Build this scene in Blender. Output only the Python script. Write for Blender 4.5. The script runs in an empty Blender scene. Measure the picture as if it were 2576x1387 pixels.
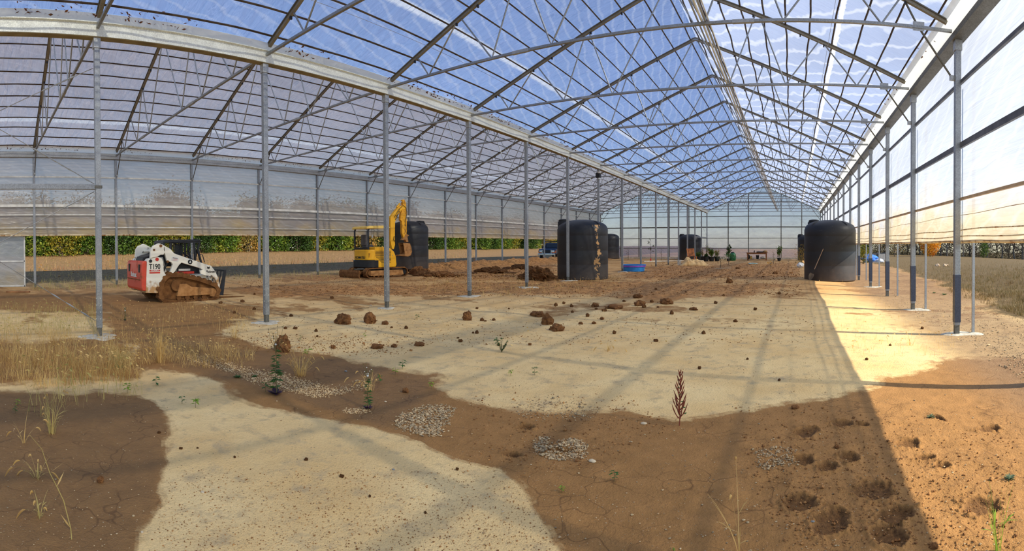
import bpy, math, random
import numpy as np
from mathutils import Vector, Matrix

random.seed(7)
RNG = np.random.default_rng(11)
SC = bpy.context.scene
COL = SC.collection

# ------------------------------------------------------------------ camera
FPX, YAW, PITCH, ROLL, CYP, EYE = 1292.4042, 0.5458, -0.0094, 0.0050, 631.14, 1.6974
W_IMG, H_IMG = 2576, 1387


def _rot():
    cy, sy = math.cos(YAW), math.sin(YAW)
    cp, sp = math.cos(PITCH), math.sin(PITCH)
    cr, sr = math.cos(ROLL), math.sin(ROLL)
    Rz = np.array([[cy, -sy, 0], [sy, cy, 0], [0, 0, 1]])
    Rx = np.array([[1, 0, 0], [0, cp, -sp], [0, sp, cp]])
    Ry = np.array([[cr, 0, sr], [0, 1, 0], [-sr, 0, cr]])
    return Rz @ Rx @ Ry            # columns: right, forward, up


RC = _rot()
cam_data = bpy.data.cameras.new('camera')
cam_data.type = 'PANO'             # the photograph is a swept cylindrical panorama
cam_data.panorama_type = 'CENTRAL_CYLINDRICAL'
cam_data.central_cylindrical_range_u_min = -(W_IMG / 2) / FPX
cam_data.central_cylindrical_range_u_max = (W_IMG / 2) / FPX
cam_data.central_cylindrical_range_v_min = -(H_IMG - CYP) / FPX
cam_data.central_cylindrical_range_v_max = CYP / FPX
cam_data.central_cylindrical_radius = 1.0
cam_data.clip_end = 2000
cam = bpy.data.objects.new('camera', cam_data)
COL.objects.link(cam)
_m = Matrix(((RC[0, 0], RC[0, 2], -RC[0, 1], 0), (RC[1, 0], RC[1, 2], -RC[1, 1], 0),
             (RC[2, 0], RC[2, 2], -RC[2, 1], EYE), (0, 0, 0, 1)))
cam.matrix_world = _m
SC.camera = cam

# ------------------------------------------------------------------ sky, sun, exposure
SUN_EL = math.radians(34.5)
SUN_DIR = Vector((math.cos(SUN_EL) * 0.993, math.cos(SUN_EL) * -0.118, math.sin(SUN_EL)))   # towards the sun
world = bpy.data.worlds.new('sky')
SC.world = world
world.use_nodes = True
wn = world.node_tree.nodes
wn.clear()
_o = wn.new('ShaderNodeOutputWorld')
_b = wn.new('ShaderNodeBackground')
_s = wn.new('ShaderNodeTexSky')
_s.sky_type = 'NISHITA'
_s.sun_disc = False
_s.sun_elevation = SUN_EL
_s.sun_rotation = math.atan2(SUN_DIR.x, SUN_DIR.y)
_s.altitude = 200
_s.air_density = 1.0
_s.dust_density = .4
_s.ozone_density = 3.0
_b.inputs['Strength'].default_value = 0.125
world.node_tree.links.new(_s.outputs[0], _b.inputs[0])
world.node_tree.links.new(_b.outputs[0], _o.inputs[0])

sun_data = bpy.data.lights.new('sun', 'SUN')
sun_data.energy = 3.7
sun_data.angle = math.radians(0.6)
sun_data.color = (1.0, 0.91, 0.74)
sun = bpy.data.objects.new('sun', sun_data)
COL.objects.link(sun)
sun.rotation_euler = SUN_DIR.to_track_quat('Z', 'Y').to_euler()
sun.location = (40, 10, 40)

SC.view_settings.view_transform = 'Standard'
SC.view_settings.look = 'None'
SC.view_settings.gamma = 1
SC.view_settings.use_curve_mapping = False
SC.view_settings.exposure = 1.0
SC.cycles.max_bounces = 6
SC.cycles.diffuse_bounces = 3
SC.cycles.glossy_bounces = 2
SC.cycles.transmission_bounces = 3
SC.cycles.transparent_max_bounces = 10
SC.cycles.sample_clamp_indirect = 6

# ------------------------------------------------------------------ measuring: photo pixel <-> place
def ray(px, py):
    th = (px - 1288) / FPX
    return RC @ np.array([math.sin(th), math.cos(th), (CYP - py) / FPX])


def project(x, y, z):
    """world arrays -> pixel arrays"""
    v = np.stack([x, y, z - EYE], -1) @ RC
    th = np.arctan2(v[..., 0], v[..., 1])
    return 1288 + FPX * th, CYP - FPX * v[..., 2] / np.maximum(np.hypot(v[..., 0], v[..., 1]), 1e-6)


S = 3.66                            # bay length
Y0 = -1.522
XP, XR = -9.545, 3.136              # middle posts, right-hand wall posts
XW = XP - 12.68                     # left-hand wall posts
YEND = Y0 + 16 * S


def ky(k):
    return Y0 + k * S


def EV(y):
    return 5.66 - .0073 * (y - 9)   # underside of gutters / post tops


def RIDGE(y):
    return 8.70 - .0073 * y


def smooth(a, b, t):
    t = np.clip((t - a) / (b - a), 0, 1)
    return t * t * (3 - 2 * t)


# value noise, vectorised
_perm = RNG.random((256, 256))


def vnoise(x, y):
    xi = np.floor(x).astype(int)
    yi = np.floor(y).astype(int)
    fx, fy = x - xi, y - yi
    fx, fy = fx * fx * (3 - 2 * fx), fy * fy * (3 - 2 * fy)
    a = _perm[xi & 255, yi & 255]
    b = _perm[(xi + 1) & 255, yi & 255]
    c = _perm[xi & 255, (yi + 1) & 255]
    d = _perm[(xi + 1) & 255, (yi + 1) & 255]
    return (a * (1 - fx) + b * fx) * (1 - fy) + (c * (1 - fx) + d * fx) * fy


def fbm(x, y, o=4, g=.5):
    r, a, t = 0, 1, 0
    for i in range(o):
        r = r + a * vnoise(x * 2 ** i + 17.3 * i, y * 2 ** i - 9.1 * i)
        t += a
        a *= g
    return r / t


def base_z(x, y):
    x = np.asarray(x, float)
    y = np.asarray(y, float)
    yc = np.clip(y, -6, 60)
    z = .0092 * yc - .000125 * yc * yc
    z = z - .11 * smooth(0, 3.2, x) + .06 * smooth(-10, -22, x)
    z = z + .78 * smooth(5, 14, x) * (1 - .95 * smooth(12, 46, y)) - 1.4 * smooth(18, 60, x)
    z = z + .35 * smooth(-24, -31, x) + .85 * smooth(-30, -46, x)
    return z


def ground_px(px, py):
    d = ray(px, py)
    t = EYE / max(-d[2], 1e-3)
    for _ in range(30):
        t = (EYE - float(base_z(d[0] * t, d[1] * t))) / max(-d[2], 1e-3)
    return d[0] * t, d[1] * t


def ground_px_v(px, py):
    th = (np.asarray(px, float) - 1288) / FPX
    d = np.stack([np.sin(th), np.cos(th), (CYP - np.asarray(py, float)) / FPX], -1) @ RC.T
    dz = np.maximum(-d[:, 2], 1e-3)
    t = EYE / dz
    for _ in range(30):
        t = (EYE - base_z(d[:, 0] * t, d[:, 1] * t)) / dz
    return d[:, 0] * t, d[:, 1] * t


def atX(px, py, X):
    d = ray(px, py)
    t = X / d[0]
    return d[1] * t, EYE + d[2] * t


def atY(px, py, Y):
    d = ray(px, py)
    t = Y / d[1]
    return d[0] * t, EYE + d[2] * t


# ------------------------------------------------------------------ object helpers
def tag(o, label=None, cat=None, group=None, kind=None):
    if label:
        o['label'] = label
    if cat:
        o['category'] = cat
    if group:
        o['group'] = group
    if kind:
        o['kind'] = kind
    return o


def empty(name, loc, rz=0, label=None, cat=None, group=None):
    o = bpy.data.objects.new(name, None)
    COL.objects.link(o)
    o.empty_display_size = .2
    o.location = loc
    o.rotation_euler = (0, 0, rz)
    return tag(o, label, cat, group)


def copy_tree(o, parent=None):
    c = o.copy()
    COL.objects.link(c)
    if parent:
        c.parent = parent
    for ch in list(o.children):
        copy_tree(ch, c)
    return c


class MB:
    def __init__(self):
        self.v, self.f = [], []

    def add(self, vs, fs):
        n = len(self.v)
        self.v += [tuple(p) for p in vs]
        self.f += [tuple(i + n for i in q) for q in fs]
        return self

    def box(self, c, s, rz=0, m=None):
        x, y, z = s[0] / 2, s[1] / 2, s[2] / 2
        vs = [Vector((a * x, b * y, d * z)) for d in (-1, 1) for a, b in ((-1, -1), (1, -1), (1, 1), (-1, 1))]
        R = m if m is not None else Matrix.Rotation(rz, 3, 'Z')
        vs = [R @ p + Vector(c) for p in vs]
        return self.add(vs, [(3, 2, 1, 0), (4, 5, 6, 7), (0, 1, 5, 4), (1, 2, 6, 5), (2, 3, 7, 6), (3, 0, 4, 7)])

    def beam(self, a, b, w, h, up=(0, 0, 1)):
        a, b = Vector(a), Vector(b)
        d = (b - a).normalized()
        u = Vector(up)
        if abs(d.dot(u)) > .99:
            u = Vector((1, 0, 0))
        s = d.cross(u).normalized()
        t = s.cross(d).normalized()
        vs = [p + s * i * w / 2 + t * j * h / 2 for p in (a, b) for i, j in ((-1, -1), (1, -1), (1, 1), (-1, 1))]
        return self.add(vs, [(0, 1, 2, 3), (7, 6, 5, 4), (4, 5, 1, 0), (5, 6, 2, 1), (6, 7, 3, 2), (7, 4, 0, 3)])

    def path(self, pts, r, n=8, cap=True):
        pts = [Vector(p) for p in pts]
        rs = r if isinstance(r, (list, tuple)) else [r] * len(pts)
        vs, fs = [], []
        ref = None
        for i, p in enumerate(pts):
            d = (pts[min(i + 1, len(pts) - 1)] - pts[max(i - 1, 0)]).normalized()
            if ref is None:
                ref = Vector((0, 0, 1)) if abs(d.z) < .9 else Vector((1, 0, 0))
            s = d.cross(ref)
            if s.length < 1e-4:
                s = d.cross(Vector((0, 1, 0)))
            s.normalize()
            t = s.cross(d).normalized()
            ref = t
            for j in range(n):
                a = 2 * math.pi * j / n
                vs.append(p + (s * math.cos(a) + t * math.sin(a)) * rs[i])
        for i in range(len(pts) - 1):
            for j in range(n):
                k = (j + 1) % n
                fs.append((i * n + k, i * n + j, (i + 1) * n + j, (i + 1) * n + k))
        if cap:
            fs.append(tuple(range(n)))
            fs.append(tuple((len(pts) - 1) * n + j for j in reversed(range(n))))
        return self.add(vs, fs)

    def tube(self, a, b, r, n=8, r2=None):
        return self.path([a, b], [r, r if r2 is None else r2], n)

    def lathe(self, prof, n=32, c=(0, 0, 0), axis='Z', cap=True):
        vs, fs = [], []
        for r, z in prof:
            for j in range(n):
                a = 2 * math.pi * j / n
                p = (r * math.cos(a), r * math.sin(a), z)
                if axis == 'X':
                    p = (z, p[0], p[1])
                if axis == 'Y':
                    p = (p[1], z, p[0])
                vs.append(Vector(p) + Vector(c))
        for i in range(len(prof) - 1):
            for j in range(n):
                k = (j + 1) % n
                fs.append((i * n + j, i * n + k, (i + 1) * n + k, (i + 1) * n + j))
        if cap:
            fs.append(tuple(reversed(range(n))))
            fs.append(tuple((len(prof) - 1) * n + j for j in range(n)))
        return self.add(vs, fs)

    def prism(self, poly, a, b, axis='Y'):
        """poly: (u, z) list, extruded along axis between a and b; u is the other horizontal axis"""
        def P(u, z, t):
            return (u, t, z) if axis == 'Y' else ((t, u, z) if axis == 'X' else (u, z, t))
        n = len(poly)
        vs = [P(u, z, a) for u, z in poly] + [P(u, z, b) for u, z in poly]
        fs = [tuple(range(n)), tuple(reversed(range(n, 2 * n)))]
        fs += [(i, i + n, (i + 1) % n + n, (i + 1) % n) for i in range(n)]
        return self.add(vs, fs)

    def build(self, name, mat, parent=None, loc=None, smooth=None, bevel=0, solid=0):
        me = bpy.data.meshes.new(name)
        me.from_pydata(self.v, [], self.f)
        if smooth is not None:
            me.polygons.foreach_set('use_smooth', [True] * len(me.polygons))
            me.set_sharp_from_angle(angle=smooth)
        me.update()
        me.materials.append(mat)
        o = bpy.data.objects.new(name, me)
        COL.objects.link(o)
        if parent is not None:
            o.parent = parent
        if loc is not None:
            o.location = loc
        if solid:
            m = o.modifiers.new('s', 'SOLIDIFY')
            m.thickness = solid
            m.offset = 0
        if bevel:
            m = o.modifiers.new('b', 'BEVEL')
            m.width = bevel
            m.segments = 2
            m.limit_method = 'ANGLE'
            m.angle_limit = .6
        return o


def fix_normals(o):
    import bmesh
    bm = bmesh.new()
    bm.from_mesh(o.data)
    bmesh.ops.recalc_face_normals(bm, faces=bm.faces)
    bm.to_mesh(o.data)
    bm.free()
    return o


def np_mesh(name, V, F, mat, parent=None, smooth=False, attrs=None):
    """V (n,3) array, F (m,4) or (m,3) array"""
    me = bpy.data.meshes.new(name)
    k = F.shape[1]
    me.vertices.add(len(V))
    me.vertices.foreach_set('co', V.astype(np.float32).ravel())
    me.loops.add(F.size)
    me.loops.foreach_set('vertex_index', F.astype(np.int32).ravel())
    me.polygons.add(len(F))
    me.polygons.foreach_set('loop_start', np.arange(0, F.size, k, dtype=np.int32))
    me.polygons.foreach_set('use_smooth', np.full(len(F), smooth))
    me.update(calc_edges=True)
    for nm, arr in (attrs or {}).items():
        a = me.attributes.new(nm, 'FLOAT', 'POINT')
        a.data.foreach_set('value', arr.astype(np.float32).ravel())
    me.materials.append(mat)
    o = bpy.data.objects.new(name, me)
    COL.objects.link(o)
    if parent is not None:
        o.parent = parent
    return o


# ------------------------------------------------------------------ materials
def lin(c):
    return tuple(((x / 255) / 12.92 if x / 255 <= .04045 else ((x / 255 + .055) / 1.055) ** 2.4) for x in c[:3]) + (1,)


class NT:
    def __init__(self, name):
        self.m = bpy.data.materials.new(name)
        self.m.use_nodes = True
        self.t = self.m.node_tree
        self.t.nodes.clear()
        self.out = self.n('ShaderNodeOutputMaterial')

    def n(self, kind, **kw):
        nd = self.t.nodes.new(kind)
        for k, v in kw.items():
            if hasattr(nd, k):
                setattr(nd, k, v)
            else:
                nd.inputs[k.replace('_', ' ')].default_value = v
        return nd

    def l(self, a, b):
        self.t.links.new(a, b)

    def coord(self, which='Object'):
        return self.n('ShaderNodeTexCoord').outputs[which]

    def mapping(self, src, scale=(1, 1, 1), rot=(0, 0, 0)):
        m = self.n('ShaderNodeMapping')
        m.inputs['Scale'].default_value = scale
        m.inputs['Rotation'].default_value = rot
        self.l(src, m.inputs['Vector'])
        return m.outputs[0]

    def noise(self, src, scale, detail=4, rough=.55, dist=0):
        m = self.n('ShaderNodeTexNoise')
        m.inputs['Scale'].default_value = scale
        m.inputs['Detail'].default_value = detail
        m.inputs['Roughness'].default_value = rough
        m.inputs['Distortion'].default_value = dist
        self.l(src, m.inputs['Vector'])
        return m.outputs['Fac']

    def voronoi(self, src, scale, out='Distance', feature='F1'):
        m = self.n('ShaderNodeTexVoronoi')
        m.feature = feature
        m.inputs['Scale'].default_value = scale
        self.l(src, m.inputs['Vector'])
        return m.outputs[out]

    def ramp(self, src, a, b, lo=0., hi=1.):
        m = self.n('ShaderNodeMapRange')
        m.inputs['From Min'].default_value = a
        m.inputs['From Max'].default_value = b
        m.inputs['To Min'].default_value = lo
        m.inputs['To Max'].default_value = hi
        self.l(src, m.inputs['Value'])
        return m.outputs[0]

    def math(self, op, a, b=None):
        m = self.n('ShaderNodeMath')
        m.operation = op
        for i, q in enumerate((a, b)):
            if q is None:
                continue
            if isinstance(q, (int, float)):
                m.inputs[i].default_value = q
            else:
                self.l(q, m.inputs[i])
        return m.outputs[0]

    def mix(self, fac, a, b, blend='MIX'):
        m = self.n('ShaderNodeMix')
        m.data_type = 'RGBA'
        m.blend_type = blend
        if isinstance(fac, (int, float)):
            m.inputs[0].default_value = fac
        else:
            self.l(fac, m.inputs[0])
        for i, q in ((6, a), (7, b)):
            if isinstance(q, tuple):
                m.inputs[i].default_value = q
            else:
                self.l(q, m.inputs[i])
        return m.outputs[2]

    def attr(self, name):
        m = self.n('ShaderNodeAttribute')
        m.attribute_name = name
        return m.outputs['Fac']

    def bump(self, h, strength=.3, dist=.02, normal=None):
        m = self.n('ShaderNodeBump')
        m.inputs['Strength'].default_value = strength
        m.inputs['Distance'].default_value = dist
        self.l(h, m.inputs['Height'])
        if normal is not None:
            self.l(normal, m.inputs['Normal'])
        return m.outputs[0]

    def principled(self, color, rough=.6, metal=0, normal=None, spec=.5):
        p = self.n('ShaderNodeBsdfPrincipled')
        for k, q in (('Base Color', color), ('Roughness', rough), ('Metallic', metal)):
            if isinstance(q, (int, float, tuple)):
                p.inputs[k].default_value = q
            else:
                self.l(q, p.inputs[k])
        p.inputs['Specular IOR Level'].default_value = spec
        if normal is not None:
            self.l(normal, p.inputs['Normal'])
        self.l(p.outputs[0], self.out.inputs[0])
        return p


def simple(name, c1, c2=None, rough=.6, metal=0, scale=6, bump=0, bscale=40, spec=.4):
    t = NT(name)
    co = t.coord()
    if c2 is None:
        c2 = tuple(max(0, x * .82) for x in c1)
    col = t.mix(t.ramp(t.noise(co, scale), .35, .65), lin(c1), lin(c2))
    nm = t.bump(t.noise(co, bscale, 5), bump) if bump else None
    t.principled(col, rough, metal, nm, spec)
    return t.m


def muddy(name, c1, mud, amount=.5, scale=5, rough=.55, metal=0, zfade=None):
    """painted surface with dried mud patches of their own shape"""
    t = NT(name)
    co = t.coord()
    n = t.noise(co, scale, 7, .65)
    if zfade is not None:
        sep = t.n('ShaderNodeSeparateXYZ')
        t.l(co, sep.inputs[0])
        n = t.math('ADD', n, t.ramp(sep.outputs[2], zfade[0], zfade[1], .28, -.12))
    f = t.ramp(n, 1 - amount - .08 + .0, 1 - amount + .08)
    col = t.mix(f, lin(c1), lin(mud))
    t.principled(col, t.ramp(f, 0, 1, rough, .9), metal, t.bump(n, .3), .4)
    return t.m


def galv(name, c=(150, 156, 160), metal=.75, rough=.42):
    t = NT(name)
    co = t.coord()
    v = t.voronoi(co, 60, 'Color')
    sep = t.n('ShaderNodeSeparateColor')
    t.l(v, sep.inputs[0])
    n = t.math('MULTIPLY', t.noise(co, 3, 5), .6)
    f = t.ramp(t.math('ADD', t.math('MULTIPLY', sep.outputs[0], .4), n), .3, .75)
    col = t.mix(f, lin(tuple(x * .90 for x in c)), lin(tuple(min(255, x * 1.06) for x in c)))
    t.principled(col, t.ramp(f, 0, 1, rough + .1, rough - .06), metal, None, .5)
    return t.m


M = {}
M['galv'] = galv('galvanized_steel', (168, 172, 174), .5, .45)
M['galv_dark'] = galv('weathered_steel', (110, 108, 100), .55, .55)
M['galv_blue'] = galv('dark_steel_sleeve', (78, 84, 100), .7, .4)
M['alu'] = simple('aluminium', (222, 224, 218), (200, 203, 198), .38, .55, 3)
M['black'] = simple('black_plastic', (30, 31, 34), (22, 23, 26), .5, 0, 4)
M['rubber'] = simple('rubber', (26, 26, 27), (18, 18, 18), .75)
M['mud'] = simple('mud', (128, 88, 50), (98, 64, 36), .92, 0, 8, .8, 25, .2)
M['cable'] = simple('wire_cable', (190, 188, 180), (150, 148, 140), .4, .8)
M['concrete'] = simple('concrete', (214, 206, 186), (180, 170, 148), .9, 0, 12, .4, 60)
M['wood'] = simple('raw_wood', (172, 120, 72), (130, 86, 48), .75, 0, 5, .2, 30)
M['white'] = simple('white_plastic', (226, 226, 220), (205, 204, 196), .5)
ORD = ('zeroth first second third fourth fifth sixth seventh eighth ninth tenth eleventh twelfth thirteenth '
       'fourteenth fifteenth sixteenth seventeenth').split()
# ------------------------------------------------------------------ the ground
def in_poly(px, py, poly):
    inside = np.zeros(px.shape, bool)
    n = len(poly)
    for i in range(n):
        x1, y1 = poly[i]
        x2, y2 = poly[(i + 1) % n]
        c = ((y1 > py) != (y2 > py)) & (px < (x2 - x1) * (py - y1) / ((y2 - y1) or 1e-9) + x1)
        inside ^= c
    return inside


def soft_poly(px, py, polys, jit, seed):
    """coverage of soil patches outlined as seen, edges frayed with noise"""
    out = np.zeros(px.shape)
    r = np.random.default_rng(seed)
    K = 14
    for _ in range(K):
        dx, dy = r.normal(0, 1, 2)
        o = np.zeros(px.shape, bool)
        for p in polys:
            o |= in_poly(px + dx * jit * 1.6, py + dy * jit * .6, p)
        out += o
    return out / K


BROWN_SOIL = [  # outlines of the browner soil colour on the floor
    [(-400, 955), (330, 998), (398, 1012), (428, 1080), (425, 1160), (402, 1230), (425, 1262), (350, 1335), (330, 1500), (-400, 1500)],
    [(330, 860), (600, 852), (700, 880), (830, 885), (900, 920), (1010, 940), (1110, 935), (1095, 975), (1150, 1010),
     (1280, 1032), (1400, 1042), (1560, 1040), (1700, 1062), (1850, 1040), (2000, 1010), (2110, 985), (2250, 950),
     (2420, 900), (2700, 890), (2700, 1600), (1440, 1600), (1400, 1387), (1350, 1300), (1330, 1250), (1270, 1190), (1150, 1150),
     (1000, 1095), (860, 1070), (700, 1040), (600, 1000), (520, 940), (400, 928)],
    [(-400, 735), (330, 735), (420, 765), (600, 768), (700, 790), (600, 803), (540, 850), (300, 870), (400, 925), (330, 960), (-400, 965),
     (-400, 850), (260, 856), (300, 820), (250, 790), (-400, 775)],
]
RUST = [
    [(560, 722), (1100, 712), (1400, 704), (2000, 716), (1900, 742), (1700, 752), (1500, 742), (1180, 738), (700, 748)],
    [(1080, 655), (1400, 655), (1400, 700), (1080, 704)],
    [(1560, 668), (2010, 660), (2010, 700), (1560, 702)],
]
gravel_spots = [
    # outline, number, stone size
    ([(480, 892), (560, 900), (600, 925), (700, 940), (790, 962), (865, 985), (800, 1000), (740, 985), (640, 962), (560, 930), (470, 905)], 3400, .012),
    ([(1000, 1052), (1050, 1028), (1110, 1020), (1145, 1030), (1120, 1070), (1100, 1100), (1050, 1090), (995, 1075)], 1500, .014),
    ([(1340, 1115), (1370, 1098), (1385, 1120), (1440, 1105), (1480, 1120), (1470, 1150), (1400, 1160), (1350, 1140)], 900, .013),
    ([(860, 1028), (925, 1024), (935, 1036), (870, 1040)], 240, .011),
    ([(1300, 1020), (1400, 1000), (1520, 1030), (1480, 1060), (1300, 1050)], 420, .011),
    ([(1890, 1130), (1990, 1125), (2010, 1170), (1920, 1185)], 300, .011),
    ([(830, 975), (930, 955), (935, 975), (840, 995)], 260, .012),
]
# hollows left by boots and hooves: pixel centre, half sizes in metres, turn
PRINTS = [(1325, 1075, .075, .07, 0), (2028, 1087, .10, .13, -.5), (2120, 1068, .10, .08, .2), (2168, 1070, .07, .07, 0),
          (2285, 1118, .11, .09, .3), (2327, 1152, .07, .05, .2), (2370, 1172, .07, .06, 0), (2022, 1157, .08, .10, 0),
          (2080, 1176, .08, .09, .3), (2136, 1152, .08, .09, 0), (2490, 1078, .12, .08, .3), (2200, 1236, .15, .13, -.3),
          (2010, 1266, .11, .12, .1), (2090, 1312, .10, .17, -.6), (2250, 1298, .15, .10, .4), (2235, 1348, .11, .12, .5),
          (2470, 1275, .14, .12, .3), (1290, 1145, .09, .05, 0), (1415, 1135, .12, .06, .4), (2360, 1050, .04, .12, .3)]
_pr = [(ground_px(a, b), c, d, e) for a, b, c, d, e in PRINTS]


HOLE = None


def detail_z(x, y, hole=None):
    z = base_z(x, y)
    r = np.hypot(x, y)
    inside = (x > XW - 2) & (x < 6)
    z = z + .05 * (fbm(x * .35, y * .35, 3) - .5)
    z = z + .018 * (fbm(x * 2.3 + 5, y * 2.3, 4) - .5) * np.where(r < 25, 1, 0)
    # churned belt under the left wall and tyre ruts across the middle
    n = fbm(x * 1.9, y * 1.9 + 40, 5, .6)
    berm = np.exp(-((x + 20.6 + .7 * (fbm(y * .3, y * 0, 2) - .5)) / 1.0) ** 2) * smooth(19, 25, y) * (1 - smooth(50, 55, y))
    z = z + berm * (.18 + .55 * n)
    px, py = project(x, y, z)
    rust = soft_poly(px, py, RUST, 10, 3)
    z = z + rust * .20 * (fbm(x * 2.6, y * 2.6, 5, .62) - .45)
    rut = np.exp(-((x - (-7.5 + .12 * (y - 10))) / .35) ** 2) + np.exp(-((x - (-5.6 + .12 * (y - 10))) / .35) ** 2)
    z = z - .045 * rut * smooth(6, 10, y) * (.6 + .8 * n)
    # trodden mud: right foreground
    mud = soft_poly(px, py, [[(1780, 1130), (2120, 1040), (2600, 960), (2700, 1500), (1500, 1500)]], 25, 5)
    z = z + mud * .03 * (fbm(x * 5, y * 5, 4, .6) - .5)
    for (cx, cy_), a, b, t in _pr:
        dx, dy = x - cx, y - cy_
        sel = dx * dx + dy * dy < .25
        if not sel.any():
            continue
        dx, dy = dx[sel], dy[sel]
        u = (dx * math.cos(t) + dy * math.sin(t)) / a
        v = (-dx * math.sin(t) + dy * math.cos(t)) / b
        q = np.hypot(u, v) * (1 + .55 * (fbm(x[sel] * 14, y[sel] * 14, 3) - .5) + .5 * (fbm(x[sel] * 34 + 7, y[sel] * 34, 2) - .5))
        depth = -.030 * (1 - smooth(.5, 1.05, q)) + .013 * np.exp(-((q - 1.10) / .14) ** 2) * (.4 + 1.2 * fbm(x[sel] * 22, y[sel] * 22, 2))
        depth = depth + (1 - smooth(1.0, 1.5, q)) * .012 * (fbm(x[sel] * 21 + y[sel] * 5, y[sel] * 23 - x[sel] * 7, 3, .6) - .5)
        z[sel] += depth
        if hole is not None:
            hole[sel] = np.maximum(hole[sel], 1 - smooth(.75, 1.15, q))
    return z


def gz(x, y):
    return float(detail_z(np.array([float(x)]), np.array([float(y)]))[0])


def gp(px, py, sink=0.):
    x, y = ground_px(px, py)
    return Vector((x, y, gz(x, y) - sink))


def make_ground():
    az_f = np.radians(np.arange(-92, 31, .16))
    az_c = np.radians(np.concatenate([np.arange(31, 268, 4.)]))
    az = np.concatenate([az_f, az_c])
    r = [.25, .6, 1.0, 1.4, 1.8, 2.1, 2.35]
    while r[-1] < 220:
        r.append(r[-1] + min(.00115 * r[-1] ** 2, .022 * r[-1]))
    r = np.array(r)
    A, R = np.meshgrid(az, r, indexing='xy')
    X, Y = R * np.sin(A), R * np.cos(A)
    hole = np.zeros(X.size)
    Z = detail_z(X.ravel(), Y.ravel(), hole).reshape(X.shape)
    n1, n2 = X.shape
    idx = np.arange(n1 * n2).reshape(n1, n2)
    nxt = np.roll(idx, -1, axis=1)
    F = np.stack([idx[:-1], nxt[:-1], nxt[1:], idx[1:]], -1).reshape(-1, 4)[:, ::-1]
    x, y, z = X.ravel(), Y.ravel(), Z.ravel()
    px, py = project(x, y, z)
    w = (fbm(x * 1.2, y * 1.2, 4) - .5)
    w2 = (fbm(x * 1.2 + 50, y * 1.2, 4) - .5)
    ahead = (px > -380) & (px < 2690)
    damp = soft_poly(px + 90 * w, py + 34 * w2, BROWN_SOIL, 20, 1) * ahead
    # streaks of browner soil further off
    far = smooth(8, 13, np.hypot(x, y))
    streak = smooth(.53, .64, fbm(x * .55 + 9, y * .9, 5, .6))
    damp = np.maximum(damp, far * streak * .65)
    rust = soft_poly(px + 120 * w, py + 18 * w2, RUST, 9, 3) * ahead
    rust = np.maximum(rust, .9 * (x < -18.8) * (x > -23) * (y > 14))
    edge_r = 4.6 + .06 * np.clip(y - 8, 0, 60) + 2.2 * (fbm(x * .4, y * .4, 3) - .5)
    grass = np.maximum(smooth(0, 1.5, x - edge_r), smooth(-23.0, -26.5, x + 2 * w))
    gravel = smooth(1.8, 3.0, x) * (1 - grass)
    bank = (x < -23).astype(float)
    wet = damp * soft_poly(px + 90 * w, py + 34 * w2, [BROWN_SOIL[0], [(330, 850), (1110, 930), (1000, 1095), (500, 940)]], 12, 8)  # deeper brown, slightly smoother part of the brown soil
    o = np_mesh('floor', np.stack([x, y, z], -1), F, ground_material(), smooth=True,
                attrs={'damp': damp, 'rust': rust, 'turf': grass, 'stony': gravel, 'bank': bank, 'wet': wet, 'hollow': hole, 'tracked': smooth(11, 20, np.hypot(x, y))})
    tag(o, kind='structure')
    return o


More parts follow.
